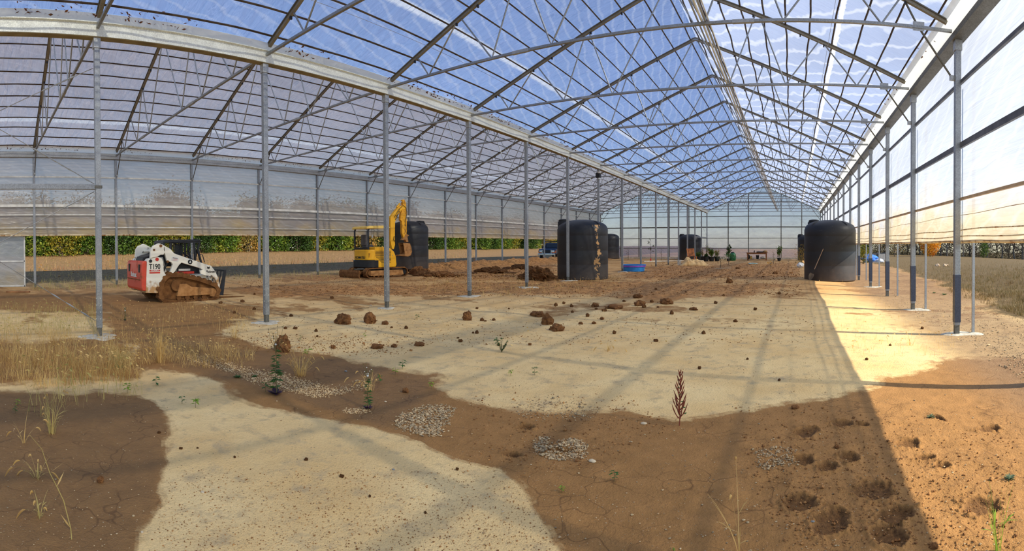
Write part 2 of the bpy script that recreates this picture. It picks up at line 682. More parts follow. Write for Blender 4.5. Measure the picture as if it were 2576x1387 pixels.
def ground_material():
    t = NT('soil')
    co = t.coord('Object')
    damp, rust, turf, stony, bank, wet, hollow, tracked = [t.attr(a) for a in ('damp', 'rust', 'turf', 'stony', 'bank', 'wet', 'hollow', 'tracked')]
    n_big = t.noise(co, .8, 3, .6)
    n_mid = t.noise(co, 5, 5, .65)
    n_fine = t.noise(co, 45, 3, .75)
    pale = t.mix(t.ramp(n_big, .35, .65), lin((242, 210, 150)), lin((228, 190, 128)))
    pale = t.mix(t.ramp(n_mid, .52, .72), pale, lin((194, 168, 126)))
    pale = t.mix(t.math('MULTIPLY', tracked, .8), pale, t.mix(t.ramp(n_big, .35, .65), lin((204, 156, 98)), lin((184, 134, 78))))
    brownc = t.mix(t.ramp(n_mid, .3, .7), lin((148, 108, 62)), lin((172, 126, 74)))
    deep_brownc = t.mix(t.ramp(n_mid, .3, .7), lin((132, 98, 60)), lin((150, 112, 68)))
    brownc = t.mix(wet, brownc, deep_brownc)
    # frayed edge between pale and brown soil
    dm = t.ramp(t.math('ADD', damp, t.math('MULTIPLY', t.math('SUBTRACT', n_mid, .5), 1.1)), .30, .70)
    c = t.mix(dm, pale, brownc)
    rc = t.mix(t.ramp(n_mid, .35, .62), lin((128, 86, 48)), lin((204, 148, 88)))
    rm = t.ramp(t.math('ADD', rust, t.math('MULTIPLY', t.math('SUBTRACT', n_big, .5), 1.2)), .3, .8)
    c = t.mix(t.math('MULTIPLY', rm, .85), c, rc)
    # grit: dark specks and pale chips
    sp = t.voronoi(co, 38)
    speck = t.ramp(sp, .10, .16, 1, 0)
    sel = t.ramp(t.noise(co, 3.2, 4), .47, .60)
    c = t.mix(t.math('MULTIPLY', t.math('MULTIPLY', speck, sel), .65), c, lin((104, 78, 50)))
    chip = t.ramp(t.voronoi(t.mapping(co, (1, 1, 1), (0, 0, .6)), 26), .05, .085, 1, 0)
    c = t.mix(t.math('MULTIPLY', chip, .7), c, lin((226, 204, 172)))
    c = t.mix(t.math('MULTIPLY', t.ramp(n_fine, .55, .8), .28), c, lin((96, 72, 46)))
    stonec = t.mix(t.ramp(n_mid, .35, .65), lin((152, 122, 90)), lin((124, 98, 72)))
    c = t.mix(t.math('MULTIPLY', stony, .75), c, stonec)
    g1 = t.mix(t.ramp(n_mid, .35, .65), lin((134, 108, 72)), lin((108, 92, 54)))
    g2 = t.mix(t.ramp(n_mid, .35, .62), lin((160, 122, 84)), lin((118, 96, 60)))
    tc = t.mix(bank, g1, g2)
    tc = t.mix(t.math('MULTIPLY', t.ramp(n_fine, .42, .62), .55), tc, lin((70, 56, 34)))
    tm = t.ramp(t.math('ADD', turf, t.math('MULTIPLY', t.math('SUBTRACT', n_mid, .5), .8)), .35, .65)
    c = t.mix(tm, c, tc)
    c = t.mix(t.math('MULTIPLY', hollow, t.ramp(n_fine, .3, .6, .45, .85)), c, lin((80, 54, 32)))
    h = t.math('MULTIPLY', n_fine, .65)
    h = t.math('ADD', h, t.math('MULTIPLY', n_mid, .9))
    # shallow cracks where mud has dried
    warp = t.n('ShaderNodeVectorMath')
    warp.operation = 'ADD'
    nn = t.n('ShaderNodeTexNoise')
    nn.inputs['Scale'].default_value = 2.5
    nn.inputs['Detail'].default_value = 2
    t.l(co, nn.inputs['Vector'])
    sc_ = t.n('ShaderNodeVectorMath')
    sc_.operation = 'SCALE'
    sc_.inputs['Scale'].default_value = .5
    t.l(nn.outputs['Color'], sc_.inputs[0])
    t.l(co, warp.inputs[0])
    t.l(sc_.outputs[0], warp.inputs[1])
    crack = t.ramp(t.voronoi(warp.outputs[0], 3.4, 'Distance', 'DISTANCE_TO_EDGE'), 0, .028, 1, 0)
    cm = t.math('MULTIPLY', t.math('MULTIPLY', crack, damp), t.ramp(t.noise(co, 1.1, 2), .44, .56))
    crack2 = t.ramp(t.voronoi(warp.outputs[0], 9.5, 'Distance', 'DISTANCE_TO_EDGE'), 0, .03, .7, 0)
    cm = t.math('MAXIMUM', cm, t.math('MULTIPLY', t.math('MULTIPLY', crack2, damp), t.ramp(t.noise(co, .9, 2), .52, .62)))
    c = t.mix(t.math('MULTIPLY', cm, .6), c, lin((84, 56, 32)))
    nb = t.bump(h, .6, .03)
    t.principled(c, t.ramp(wet, 0, 1, .95, .72), 0, nb, .25)
    return t.m


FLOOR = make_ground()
# ------------------------------------------------------------------ plastic film
def film_mat(name, clear, tint=(236, 238, 240), wr=(2, 14, 2), stain=None, streak=.5, glow=.62, bstr=.5, laps=()):
    """greenhouse film: part of the light goes straight through, the rest is scattered"""
    t = NT(name)
    co = t.coord()
    n = t.noise(t.mapping(co, wr), 1, 3, .6, .6)
    n2 = t.noise(t.mapping(co, (.35, .22, .5)), 1, 1, .6)
    col = t.mix(t.ramp(n2, .35, .65), lin(tint), lin(tuple(x * .93 for x in tint)))
    if stain:
        sep = t.n('ShaderNodeSeparateXYZ')
        t.l(co, sep.inputs[0])
        sn = t.math('ADD', sep.outputs[2], t.math('MULTIPLY', t.noise(t.mapping(co, (1, 1, 1.5)), .8, 5), -2.4))
        col = t.mix(t.ramp(sn, stain[0], stain[1], .75, 0), col, lin(stain[2]))
    # scalloped droplet lines and creases are milkier than the rest
    wv = t.n('ShaderNodeTexWave')
    wv.wave_type = 'BANDS'
    wv.bands_direction = 'DIAGONAL'
    wv.inputs['Scale'].default_value = .9
    wv.inputs['Distortion'].default_value = 4
    wv.inputs['Detail'].default_value = 2
    wv.inputs['Detail Scale'].default_value = 1.6
    t.l(t.mapping(co, (1.6, .7, 1.6)), wv.inputs['Vector'])
    milk = t.ramp(wv.outputs['Fac'], .80, 1.0, 0, .28 if clear > .15 and bstr > .5 else .10)
    if laps:
        sepx = t.n('ShaderNodeSeparateXYZ')
        t.l(co, sepx.inputs[0])
        for lx, lw_ in laps:
            dd = t.math('ABSOLUTE', t.math('SUBTRACT', t.math('ADD', sepx.outputs[0], t.math('MULTIPLY', n, .1)), lx + .05))
            milk = t.math('MAXIMUM', milk, t.ramp(dd, lw_ * .6, lw_ * 1.3, 1, 0))
    col = t.mix(milk, col, lin((246, 246, 246)))
    nm = t.bump(n, bstr, .08)
    d = t.n('ShaderNodeBsdfDiffuse')
    tr = t.n('ShaderNodeBsdfTranslucent')
    t.l(col, d.inputs[0])
    t.l(col, tr.inputs[0])
    t.l(nm, d.inputs['Normal'])
    t.l(nm, tr.inputs['Normal'])
    g = t.n('ShaderNodeBsdfGlossy')
    g.inputs['Roughness'].default_value = .28
    t.l(nm, g.inputs['Normal'])
    m1 = t.n('ShaderNodeMixShader')
    m1.inputs[0].default_value = glow
    t.l(d.outputs[0], m1.inputs[1])
    t.l(tr.outputs[0], m1.inputs[2])
    m2 = t.n('ShaderNodeMixShader')
    m2.inputs[0].default_value = .05
    t.l(m1.outputs[0], m2.inputs[1])
    t.l(g.outputs[0], m2.inputs[2])
    tp = t.n('ShaderNodeBsdfTransparent')
    tp.inputs[0].default_value = (.95, .97, 1, 1)
    lw = t.n('ShaderNodeLayerWeight')
    lw.inputs['Blend'].default_value = .25
    k = t.math('MULTIPLY', t.ramp(lw.outputs['Facing'], 0, 1, 1, .25), clear)
    k = t.math('MULTIPLY', k, t.ramp(n, .3, .7, 1 - streak * .5, 1 + streak * .5))
    k = t.math('MULTIPLY', k, t.math('SUBTRACT', 1, t.math('MULTIPLY', milk, .75)))
    m3 = t.n('ShaderNodeMixShader')
    t.l(k, m3.inputs[0])
    t.l(m2.outputs[0], m3.inputs[1])
    t.l(tp.outputs[0], m3.inputs[2])
    t.l(m3.outputs[0], t.out.inputs[0])
    return t.m


M['film_roof'] = film_mat('roof_film', .32, (160, 174, 212), (1.2, 7, 1.2), None, .5, .8, .7, ((XP + 2.05, .10),))
M['film_roof_right'] = film_mat('roof_film_sun_side', .19, (160, 171, 198), (1.2, 7, 1.2), None, .5, .72, .7, ((XR - 2.05, .05),))
M['film_roof_warm'] = film_mat('roof_film_warm', .14, (206, 190, 184), (1.2, 7, 1.2), None, .5, .55, .9, ((XW + 1.9, .10),))  # warmer, less clear tint for the left slope of the left bay
M['film_wall_right'] = film_mat('side_film', .15, (186, 192, 206), (3, .5, 6), (1.0, 1.9, (200, 178, 134)), .3, .80, .3)
M['film_wall_left'] = film_mat('curtain_film', .09, (190, 176, 164), (3, .8, 5), (1.1, 1.9, (208, 178, 126)), .3, .38, .6)
M['film_end'] = film_mat('end_film', .26, (158, 160, 184), (1.0, 3, 3), None, .3, .55, .4)
M['flap'] = film_mat('flap_film', .04, (236, 236, 230), (2, 3, 3), None, .3, .5, .5)


def film_grid(name, P, nu, nv, mat, wob=.02, fu=1., fv=1., kind='structure', parent=None):
    """P(u, v) -> point; displaced along the surface normal by soft wrinkles"""
    u, v = np.meshgrid(np.linspace(0, 1, nu), np.linspace(0, 1, nv), indexing='ij')
    X, Y, Z = P(u, v)
    Nn = np.cross(np.stack([X[1, 0] - X[0, 0], Y[1, 0] - Y[0, 0], Z[1, 0] - Z[0, 0]]), np.stack([X[0, 1] - X[0, 0], Y[0, 1] - Y[0, 0], Z[0, 1] - Z[0, 0]]))
    Nn = Nn / np.linalg.norm(Nn)
    d = wob * (fbm(u * fu, v * fv, 4, .6) - .5) * 2
    V = np.stack([X + Nn[0] * d, Y + Nn[1] * d, Z + Nn[2] * d], -1).reshape(-1, 3)
    idx = np.arange(nu * nv).reshape(nu, nv)
    F = np.stack([idx[:-1, :-1], idx[1:, :-1], idx[1:, 1:], idx[:-1, 1:]], -1).reshape(-1, 4)
    o = np_mesh(name, V, F, mat, parent, smooth=True)
    if kind:
        tag(o, kind=kind)
    return o


YA, YB = -9.0, YEND + .25
HALF = 6.34
XCR, XCL = (XP + XR) / 2, (XP + XW) / 2       # bay centres


def roof_pt(xc, side):
    def P(u, v):
        y = YA + (YB - YA) * v
        x = xc + side * (HALF - .14) * (1 - u)
        ze = EV(y) + .42
        z = ze + (RIDGE(y) + .07 - ze) * u
        # film bellies a little between trusses
        z = z - .035 * np.abs(np.sin((y - Y0) / S * math.pi)) * np.sin(u * math.pi)
        return x, y, z
    return P


for xc, nm in ((XCR, 'right'), (XCL, 'left')):
    for sd in (-1, 1):
        film_grid('ceiling', roof_pt(xc, sd), 40, 500, M['film_roof_right' if sd > 0 else ('film_roof_warm' if nm == 'left' else 'film_roof')], .012, 14, 160)


def wall_pt(x, z0, ztop=None, ya=YA, yb=YB):
    def P(u, v):
        y = ya + (yb - ya) * v
        b = z0 + .0 * y
        top = EV(y) + .02
        return x + 0 * u * v, y + 0 * u, b + (top - b) * u
    return P


LEFT_BOTTOM, RIGHT_BOTTOM = 2.33, 1.78
film_grid('wall_right', wall_pt(XR + .13, RIGHT_BOTTOM), 30, 400, M['film_wall_right'], .02, 6, 60)
film_grid('wall_left', wall_pt(XW - .08, LEFT_BOTTOM), 30, 500, M['film_wall_left'], .03, 8, 140)


def end_film():
    def P(u, v):
        x = XW + (XR - XW) * v
        c = np.where(x < XP, XCL, XCR)
        top = EV(YEND) + .35 + (RIDGE(YEND) - EV(YEND) - .35) * np.clip(1 - np.abs(x - c) / HALF, 0, 1)
        return x, YEND + .12 + 0 * u, .12 + (top - .12) * u
    return film_grid('wall_back', P, 30, 240, M['film_end'], .015, 8, 50)


end_film()

# curtain bottom pipes with caked soil, and battens on the walls
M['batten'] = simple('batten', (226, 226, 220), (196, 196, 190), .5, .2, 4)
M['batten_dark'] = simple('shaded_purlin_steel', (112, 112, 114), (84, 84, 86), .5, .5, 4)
M['pipe_dirty'] = muddy('dirty_pipe', (222, 206, 170), (150, 98, 44), .45, 5)


def rail(name, x, z, mat, w, h, label, group, ya=YA, yb=YEND, follow=False):
    mb = MB()
    n = 24
    for i in range(n):
        a, b = ya + (yb - ya) * i / n, ya + (yb - ya) * (i + 1) / n
        za, zb = (z - .0073 * (a - 9), z - .0073 * (b - 9)) if follow else (z, z)
        mb.beam((x, a, za), (x, b, zb), w, h)
    return tag(mb.build(name, mat), label, 'rail', group)


g = 'horizontal rails of the left wall'
rail('wall_rail', XW + .02, 4.87, M['batten'], .05, .06, 'thin bright rail just under the eave of the far left wall', g)
rail('wall_rail', XW + .02, 3.62, M['batten'], .05, .11, 'wide pale rail halfway up the plastic of the left wall', g)
rail('wall_rail', XW + .02, 3.22, M['batten'], .05, .04, 'narrow white rail below the wide one on the left wall', g)
rail('wall_rail', XW + .02, 2.66, M['batten'], .04, .03, 'faint thin rail lowest on the left wall above the open gap', g)
g = 'horizontal rails of the right wall'
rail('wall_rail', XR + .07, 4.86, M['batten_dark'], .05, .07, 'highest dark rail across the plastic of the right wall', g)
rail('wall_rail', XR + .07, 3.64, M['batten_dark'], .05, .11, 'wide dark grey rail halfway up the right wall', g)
rail('wall_rail', XR + .07, 2.60, simple('tan_batten', (196, 170, 138), (170, 146, 112), .6), .05, .05, 'tan rail lowest on the right wall above the curtain hem', g)


def roll_pipe(x, z, label):
    pts = [(x, YA + i * .5, z + .006 * math.sin(i * 1.3) + .004 * math.sin(i * .37)) for i in range(int((YEND - YA) / .5))]
    o = MB().path(pts, .034, 8).build('curtain_pipe', M['pipe_dirty'], smooth=1)
    tag(o, label, 'pipe', 'curtain hem pipes')


roll_pipe(XR + .16, RIGHT_BOTTOM, 'soil stained hem pipe along the bottom of the right curtain')
roll_pipe(XW - .10, LEFT_BOTTOM, 'pale hem pipe along the bottom of the left curtain')
for z in (RIGHT_BOTTOM + .09, RIGHT_BOTTOM + .22, RIGHT_BOTTOM + .52):
    pts = [(XR + .10, YA + i * .7, z + .014 * math.sin(i * 1.1 + z * 9)) for i in range(int((YEND - YA) / .7))]
    o = MB().path(pts, .006 if z > 2 else .012, 5).build('hem_rope', M['pipe_dirty'])
    tag(o, 'soil stained rope along the right curtain, ' + {0: 'just above its hem', 1: 'second up from its hem', 2: 'highest of the three'}[(.09, .22, .52).index(round(z - RIGHT_BOTTOM, 2))],
        'rope', 'ropes of the right curtain')

# ------------------------------------------------------------------ end wall frame
END = empty('end_wall_frame', (0, YEND, 0), 0, 'dark steel grid of studs and rails across the far end wall', 'wall frame')


def end_top(x):
    c = XCL if x < XP else XCR
    return EV(YEND) + .25 + (RIDGE(YEND) - EV(YEND) - .25) * (1 - abs(x - c) / HALF)


for x in (XCR - 3.96, XCR - 1.68, XCR + 1.95, XCR + 4.24, XCL - 3.96, XCL - 1.68, XCL + 1.95, XCL + 4.24):
    MB().box((x, .02, (end_top(x) + .1) / 2), (.09, .09, end_top(x) - .1)).build('stud', M['galv_dark'], END)
for z in (.22, 1.36, 2.48, 3.73, 4.94, 6.1, 6.55, 7.1, 7.6):
    for c in (XCL, XCR):
        half = HALF if z < 5.5 else max(0, HALF * (1 - (z - EV(YEND) - .25) / (RIDGE(YEND) - EV(YEND) - .25)))
        if half > .5:
            MB().box((c, -.02, z), (half * 2 - .05, .05, .12 if z == 3.73 else .06)).build('rail', M['galv_dark'], END)

for c_ in (XCL, XCR):
    _bb = MB().box((c_, YEND - .12, gz(c_, YEND - .3) + .10), (HALF * 2 - .3, .04, .20)).build('baseboard_back', simple('pale_board', (222, 212, 192), (190, 176, 150), .7))
    tag(_bb, kind='structure')

# ------------------------------------------------------------------ posts
M['stain_post'] = galv('post_steel', (150, 154, 158), .6, .40)
M['pad'] = M['concrete']


def post(name, x, y, w, label, group, parts=True, sleeve=False, pad=False):
    z0 = gz(x, y)
    top = EV(y)
    o = empty(name, (x, y, z0), 0, label, 'post', group)
    MB().box((0, 0, (top - z0 + .18) / 2), (w, w, top - z0 - .18)).build('shaft', M['stain_post'], o, bevel=.006)
    MB().box((0, 0, .08), (w * .82, w * .82, .34)).build('foot_stub', M['galv_dark'], o)
    if parts:
        for i in range(4):
            MB().box((w * .15, -w / 2 - .004, .35 + .13 * i), (.018, .014, .018)).build('bolt', M['alu'], o)
            MB().box((w / 2 + .004, w * .1, .35 + .13 * i), (.014, .018, .018)).build('bolt', M['alu'], o)
        cp = MB().box((0, 0, top - z0 - .10), (w + .03, w + .03, .20))
        cp.build('top_bracket', M['galv'], o, bevel=.004)
    if sleeve:
        MB().box((-.0, -.006, .70), (w + .012, w + .012, .92)).build('dark_sleeve', M['galv_blue'], o)
    return o


for k in range(1, 17):
    y = ky(k) - (.15 if k == 16 else 0)
    post('steel_post', XP, y, .105, f'galvanized post of the middle row, {ORD[k]} from the camera', 'posts of the middle row', k < 6)
    post('wall_post', XW, y, .10, f'galvanized post of the left wall, {ORD[k]} along from the camera', 'posts of the left wall', False)
for k in range(1, 17):
    y = ky(k) - (.15 if k == 16 else 0)
    post('wall_post', XR, y, .115, f'galvanized post of the right wall, {ORD[k]} along from the camera' if k > 2 else 'galvanized post of the right wall beside the camera',
         'posts of the right wall', k < 7, sleeve=k < 8)
    # outer guide posts that carry the roll-up curtain
    z0 = gz(XR + .36, y)
    if k < 12:
        o = MB().box((0, 0, (4.9 - z0) / 2), (.05, .05, 4.9 - z0)).build('guide_post', M['galv'], loc=(XR + .36, y + .05, z0))
        tag(o, f'slim steel guide post outside the right curtain, {ORD[k]} along from the camera', 'post', 'slim guide posts outside the right wall')

# concrete footings that show round the posts
for k, r in ((1, .36), (2, .30), (3, .22), (4, .36), (5, .42), (6, .40), (8, .3), (9, .3)):
    x, y = XP, ky(k)
    V, mb = [], MB()
    n = 22
    prof = []
    pts0 = [(r * (1 + .22 * math.sin(3 * a + k) + .12 * math.sin(7 * a + 2 * k)) * math.cos(a), r * (1 + .22 * math.sin(3 * a + k) + .12 * math.sin(7 * a + 2 * k)) * math.sin(a)) for a in [2 * math.pi * i / n for i in range(n)]]
    zc = gz(x, y)
    rim = [(px_, py_, gz(x + px_, y + py_) - zc - .02) for px_, py_ in pts0]
    top = [(px_ * .85, py_ * .85, gz(x + px_ * .85, y + py_ * .85) - zc + .018) for px_, py_ in pts0]
    vs = rim + top + [(0, 0, .024)]
    fs = [(i, (i + 1) % n, n + (i + 1) % n, n + i) for i in range(n)] + [(n + i, n + (i + 1) % n, 2 * n) for i in range(n)]
    o = mb.add(vs, fs).build('concrete_footing', M['concrete'], loc=(x, y, zc), smooth=1.2)
    tag(o, f'pale concrete footing round the foot of the {ORD[k]} middle post', 'footing', 'concrete footings of the middle row')
for k in (3, 4, 6):
    x, y = XR + .1, ky(k)
    zc = gz(x, y)
    mb = MB()
    n = 18
    pts0 = [((.42 + .12 * math.sin(2 * a + k)) * math.cos(a), (.24 + .08 * math.sin(3 * a + k)) * math.sin(a)) for a in [2 * math.pi * i / n for i in range(n)]]
    vs = [(a, b, gz(x + a, y + b) - zc - .02) for a, b in pts0] + [(a * .85, b * .85, gz(x + a * .85, y + b * .85) - zc + .014) for a, b in pts0] + [(0, 0, .018)]
    fs = [(i, (i + 1) % n, n + (i + 1) % n, n + i) for i in range(n)] + [(n + i, n + (i + 1) % n, 2 * n) for i in range(n)]
    o = mb.add(vs, fs).build('concrete_footing', M['concrete'], loc=(x, y, zc), smooth=1.2)
    tag(o, f'pale concrete footing at the {ORD[k]} post of the right wall', 'footing', 'concrete footings of the right wall')

# ------------------------------------------------------------------ gutters
M['gutter'] = galv('gutter_steel', (226, 230, 222), .25, .4)
M['gutter_reflection'] = simple('gutter_ground_reflection', (150, 138, 104), (120, 108, 78), .6, .3, 3)  # brown reflection of the ground put into the underside's colour


def along(mb, prof, ya=YA, yb=YEND + .1, n=34, off=0., x0=0.):
    """extrude a closed (x, z) profile along the house, following the gutter's fall"""
    m = len(prof)
    vs = []
    for i in range(n + 1):
        y = ya + (yb - ya) * i / n
        for a, b in prof:
            vs.append((x0 + a, y, EV(y) + off + b))
    fs = [tuple(range(m)), tuple(n * m + j for j in reversed(range(m)))]
    for i in range(n):
        for j in range(m):
            q = (j + 1) % m
            fs.append((i * m + j, (i + 1) * m + j, (i + 1) * m + q, i * m + q))
    mb.add(vs, fs)
    return mb


gut = empty('valley_gutter', (0, 0, 0), 0, 'long pale metal gutter on top of the middle row of posts', 'gutter')
o = along(MB(), [(-.10, 0), (.10, 0), (.11, .22), (.16, .235), (.16, .25), (.10, .24), (.085, .03), (-.085, .03), (-.10, .24), (-.16, .25), (-.16, .235), (-.11, .22)], x0=XP).build('channel', M['gutter'], gut)
fix_normals(o)
o = along(MB(), [(-.09, -.010), (.09, -.010), (.09, -.001), (-.09, -.001)], x0=XP).build('underside', M['gutter_reflection'], gut)
for sd in (-1, 1):
    def P(u, v, sd=sd):
        y = YA + (YB - YA) * v
        return XP + sd * (.12 + .10 * u) + 0 * v, y + 0 * u, EV(y) + .25 + .13 * u
    film_grid('film_edge', P, 5, 500, M['flap'], .022, 3, 170, kind=None, parent=gut)
for x, nm, sd in ((XR, 'right', 1), (XW, 'left', -1)):
    gt = empty('eave_gutter', (0, 0, 0), 0, f'long metal gutter with cream film flap along the top of the {nm} wall', 'gutter', 'eave gutters')
    o = along(MB(), [(-.12, 0), (.14, 0), (.14, .24), (.12, .24), (.12, .03), (-.10, .03), (-.10, .12), (-.12, .12)], x0=x).build('channel', M['galv_dark' if sd > 0 else 'galv'], gt)
    fix_normals(o)

    def P(u, v, x=x, sd=sd):
        y = YA + (YB - YA) * v
        return x - sd * (.02 + .30 * u) + 0 * v, y + 0 * u, EV(y) + .12 + .33 * u
    film_grid('flap', P, 5, 260, M['flap'], .012, 2, 60, kind=None, parent=gt)

# dead leaves caught in the gutters
M['dead_leaf'] = simple('dead_leaf', (132, 82, 44), (84, 54, 32), .8, 0, 9)


def leaf_scatter(name, xs, n, label):
    vs, fs = [], []
    r = random.Random(5)
    for i in range(n):
        y = r.uniform(-1, 50)
        if vnoise(np.array([y * .9]), np.array([3.]))[0] < .35:
            continue
        sd = r.choice((-1, 1)) if xs[1] is None else xs[1]
        u = r.random() ** 1.6
        x = xs[0] + sd * (.19 + .2 * u)
        z = EV(y) + .29 + .17 * u + r.uniform(0, .03)
        s = r.uniform(.02, .055)
        a, b = r.uniform(0, 6.3), r.uniform(-.9, .9)
        du = Vector((math.cos(a), math.sin(a), b)).normalized() * s
        dv = du.cross(Vector((r.uniform(-1, 1), r.uniform(-1, 1), 1))).normalized() * s * .45
        c = Vector((x, y, z))
        k = len(vs)
        vs += [c - du, c + dv, c + du, c - dv]
        fs.append((k, k + 1, k + 2, k + 3))
    o = MB().add(vs, fs).build(name, M['dead_leaf'])
    return tag(o, label, 'leaves', kind='stuff')


leaf_scatter('dead_leaves', (XP, None), 2600, 'brown dead leaves lying in the middle gutter')
leaf_scatter('dead_leaves', (XW, 1), 1100, 'brown dead leaves caught along the eave of the left wall')
leaf_scatter('dead_leaves', (XR, -1), 160, 'few brown dead leaves caught along the eave of the right wall')

# ------------------------------------------------------------------ trusses
M['rafter'] = galv('rafter_steel', (140, 134, 118), .45, .55)
M['chord'] = galv('chord_steel', (148, 152, 154), .7, .42)


def make_truss(label, group):
    """in the plane y = 0, heights above the post tops at y = 9 m; u from the bay centre"""
    t = empty('roof_truss', (0, 0, 0), 0, label, 'truss', group)
    rise = RIDGE(9) - 5.66
    e0 = .33

    def raf(u):
        return e0 + (rise - e0) * (1 - abs(u) / (HALF - .12)) - .055
    for sd in (-1, 1):
        mb = MB().beam((sd * (HALF - .22), 0, raf(HALF - .22)), (0, 0, raf(0)), .075, .07, (0, 1, 0))
        o = mb.build('rafter', M['rafter'], t)
        for d in (-.045, .045):
            MB().beam((sd * (HALF - .24), d, raf(HALF - .24) + .035), (0, d, raf(0) + .035), .022, .03, (0, 1, 0)).build('film_clip_track', M['galv_dark'], o)
        for u in (5.3, 4.0, 3.4, 2.2, 1.3):
            MB().box((sd * u, 0, raf(u) - .06), (.035, .05, .07)).build('clip', M['black'], o)
    cz = .165
    MB().beam((-HALF + .12, 0, cz), (HALF - .12, 0, cz), .055, .062, (0, 1, 0)).build('bottom_chord', M['chord'], t, bevel=.005)
    # sleeves where chord lengths join
    for u in (-2.3, 2.3):
        MB().beam((u - .2, 0, cz), (u + .2, 0, cz), .064, .072, (0, 1, 0)).build('splice_sleeve', M['galv'], t)
    for sd in (-1, 1):
        for a, b in ((4.85, 5.22), (4.85, 3.98), (3.03, 3.88), (3.03, 2.36), (1.57, 2.26), (1.57, .06)):
            MB().path([(sd * a, 0, cz + .01), (sd * a + sd * (b - a) * .06, 0, cz + (raf(b) - cz) * .06), (sd * b, 0, raf(b))], [.008, .019, .019], 7).build('web', M['chord'], t, smooth=.8)
    MB().box((0, 0, raf(0) + .0), (.24, .085, .09)).build('ridge_plate', M['galv'], t)
    return t


def add_knee(t, sd):
    """outer wall side: strut from rafter through gusset plate down to the wall post"""
    rise = RIDGE(9) - 5.66
    za = .33 + (rise - .33) * (1 - 5.28 / (HALF - .12)) - .05
    MB().path([(sd * 5.28, .03, za), (sd * 5.56, .03, .19), (sd * (HALF - .10), .03, -.72)], .02, 7).build('knee_brace', M['galv_dark'], t, smooth=.9)
    MB().box((sd * 5.56, -.01, .18), (.22, .012, .17)).build('gusset_plate', M['galv'], t)
    MB().box((sd * (HALF - .09), .03, -.72), (.11, .07, .09)).build('brace_bracket', M['galv'], t)


TR = make_truss('', 'roof trusses of the right bay')
TL = copy_tree(TR)
add_knee(TR, 1)
add_knee(TL, -1)
TL['group'] = 'roof trusses of the left bay'
for k in range(1, 17):
    for src, xc, nm in ((TR, XCR, 'right'), (TL, XCL, 'left')):
        o = src if k == 1 else copy_tree(src)
        y = ky(k)
        o.location = (xc, y, EV(y))
        o['label'] = f'triangular steel roof truss over the {nm} bay, {ORD[k]} from the camera'

# purlins
M['purlin'] = muddy('purlin_steel', (84, 72, 60), (58, 46, 36), .5, 3, .75, .1)


def purlin(xc, sd, i, nm):
    u = 5.93 - .578 * i
    pts = []
    ph = random.uniform(0, 9)
    n = 330
    for j in range(n + 1):
        y = YA + (YEND + .1 - YA) * j / n
        ze = EV(y) + .33
        z = ze + (RIDGE(y) - ze) * (1 - u / (HALF - .12)) - .005
        q = (y - Y0) / S
        w = .022 * math.sin(q * math.pi * 2 + ph) + .010 * math.sin(q * 17 + ph)
        pts.append((xc + sd * (u + w * .6), y, z + w * .55))
    o = MB().path(pts, .023, 4).build('purlin', M['purlin'], smooth=1.2)
    where = 'just above the gutter' if i == 0 else f'{ORD[i + 1]} up from the gutter'
    side = {-1: 'left', 1: 'right'}[sd]
    tag(o, f'long dark wavy purlin {where}, {side} slope of the {nm} roof', 'purlin', f'purlins under the {nm} roof')


for xc, nm in ((XCR, 'right'), (XCL, 'left')):
    for sd in (-1, 1):
        for i in range(11):
            purlin(xc, sd, i, nm)

# water pipes laid on the bottom chords of the right bay
for i, (dx, dz, r) in enumerate(((0, .05, .022), (.07, .05, .018), (.035, .10, .018), (-.07, .05, .018), (.13, .055, .014))):
    pts = [(-1.68 + dx, YA + j * 3.66, EV(YA + j * 3.66) + .165 + dz) for j in range(19)]
    o = MB().path(pts, r, 6).build('overhead_pipe', M['galv' if i % 2 else 'batten'], smooth=1)
    tag(o, ['thickest pipe of the bundle lying on the truss chords', 'slim pipe right of the thickest one on the truss chords', 'topmost pipe of the bundle on the truss chords',
            'slim pipe left of the thickest one on the truss chords', 'thinnest pipe at the right edge of the chord bundle'][i], 'pipe', 'pipes running along the right roof')

# thin wires strung along the house
for i, (x, z) in enumerate(((-7.6, 6.3), (-12.6, 6.4), (.8, 6.3))):
    pts = [(x, YA + j * 1.83, z - .0073 * (YA + j * 1.83) - .02 * math.sin(j)) for j in range(36)]
    tag(MB().path(pts, .004, 4).build('support_wire', M['cable']), ['thin wire strung lengthwise near the left slope of the right roof', 'thin wire strung lengthwise under the left roof',
        'thin wire strung lengthwise near the right wall'][i], 'wire', 'thin lengthwise wires')

# ------------------------------------------------------------------ bracing near the first middle post
def cable(a, b, label, turn=()):
    o = empty('brace_cable', a, 0, label, 'cable', 'diagonal bracing cables')
    a, b = Vector(a), Vector(b)
    MB().tube((0, 0, 0), b - a, .007, 6).build('cable', M['cable'], o)
    for t_ in turn:
        p = (b - a) * t_
        d = (b - a).normalized()
        mb = MB().path([p - d * .09, p, p + d * .09], [.010, .018, .010], 6)
        mb.build('cable_clamp', M['galv'], o)
    return o


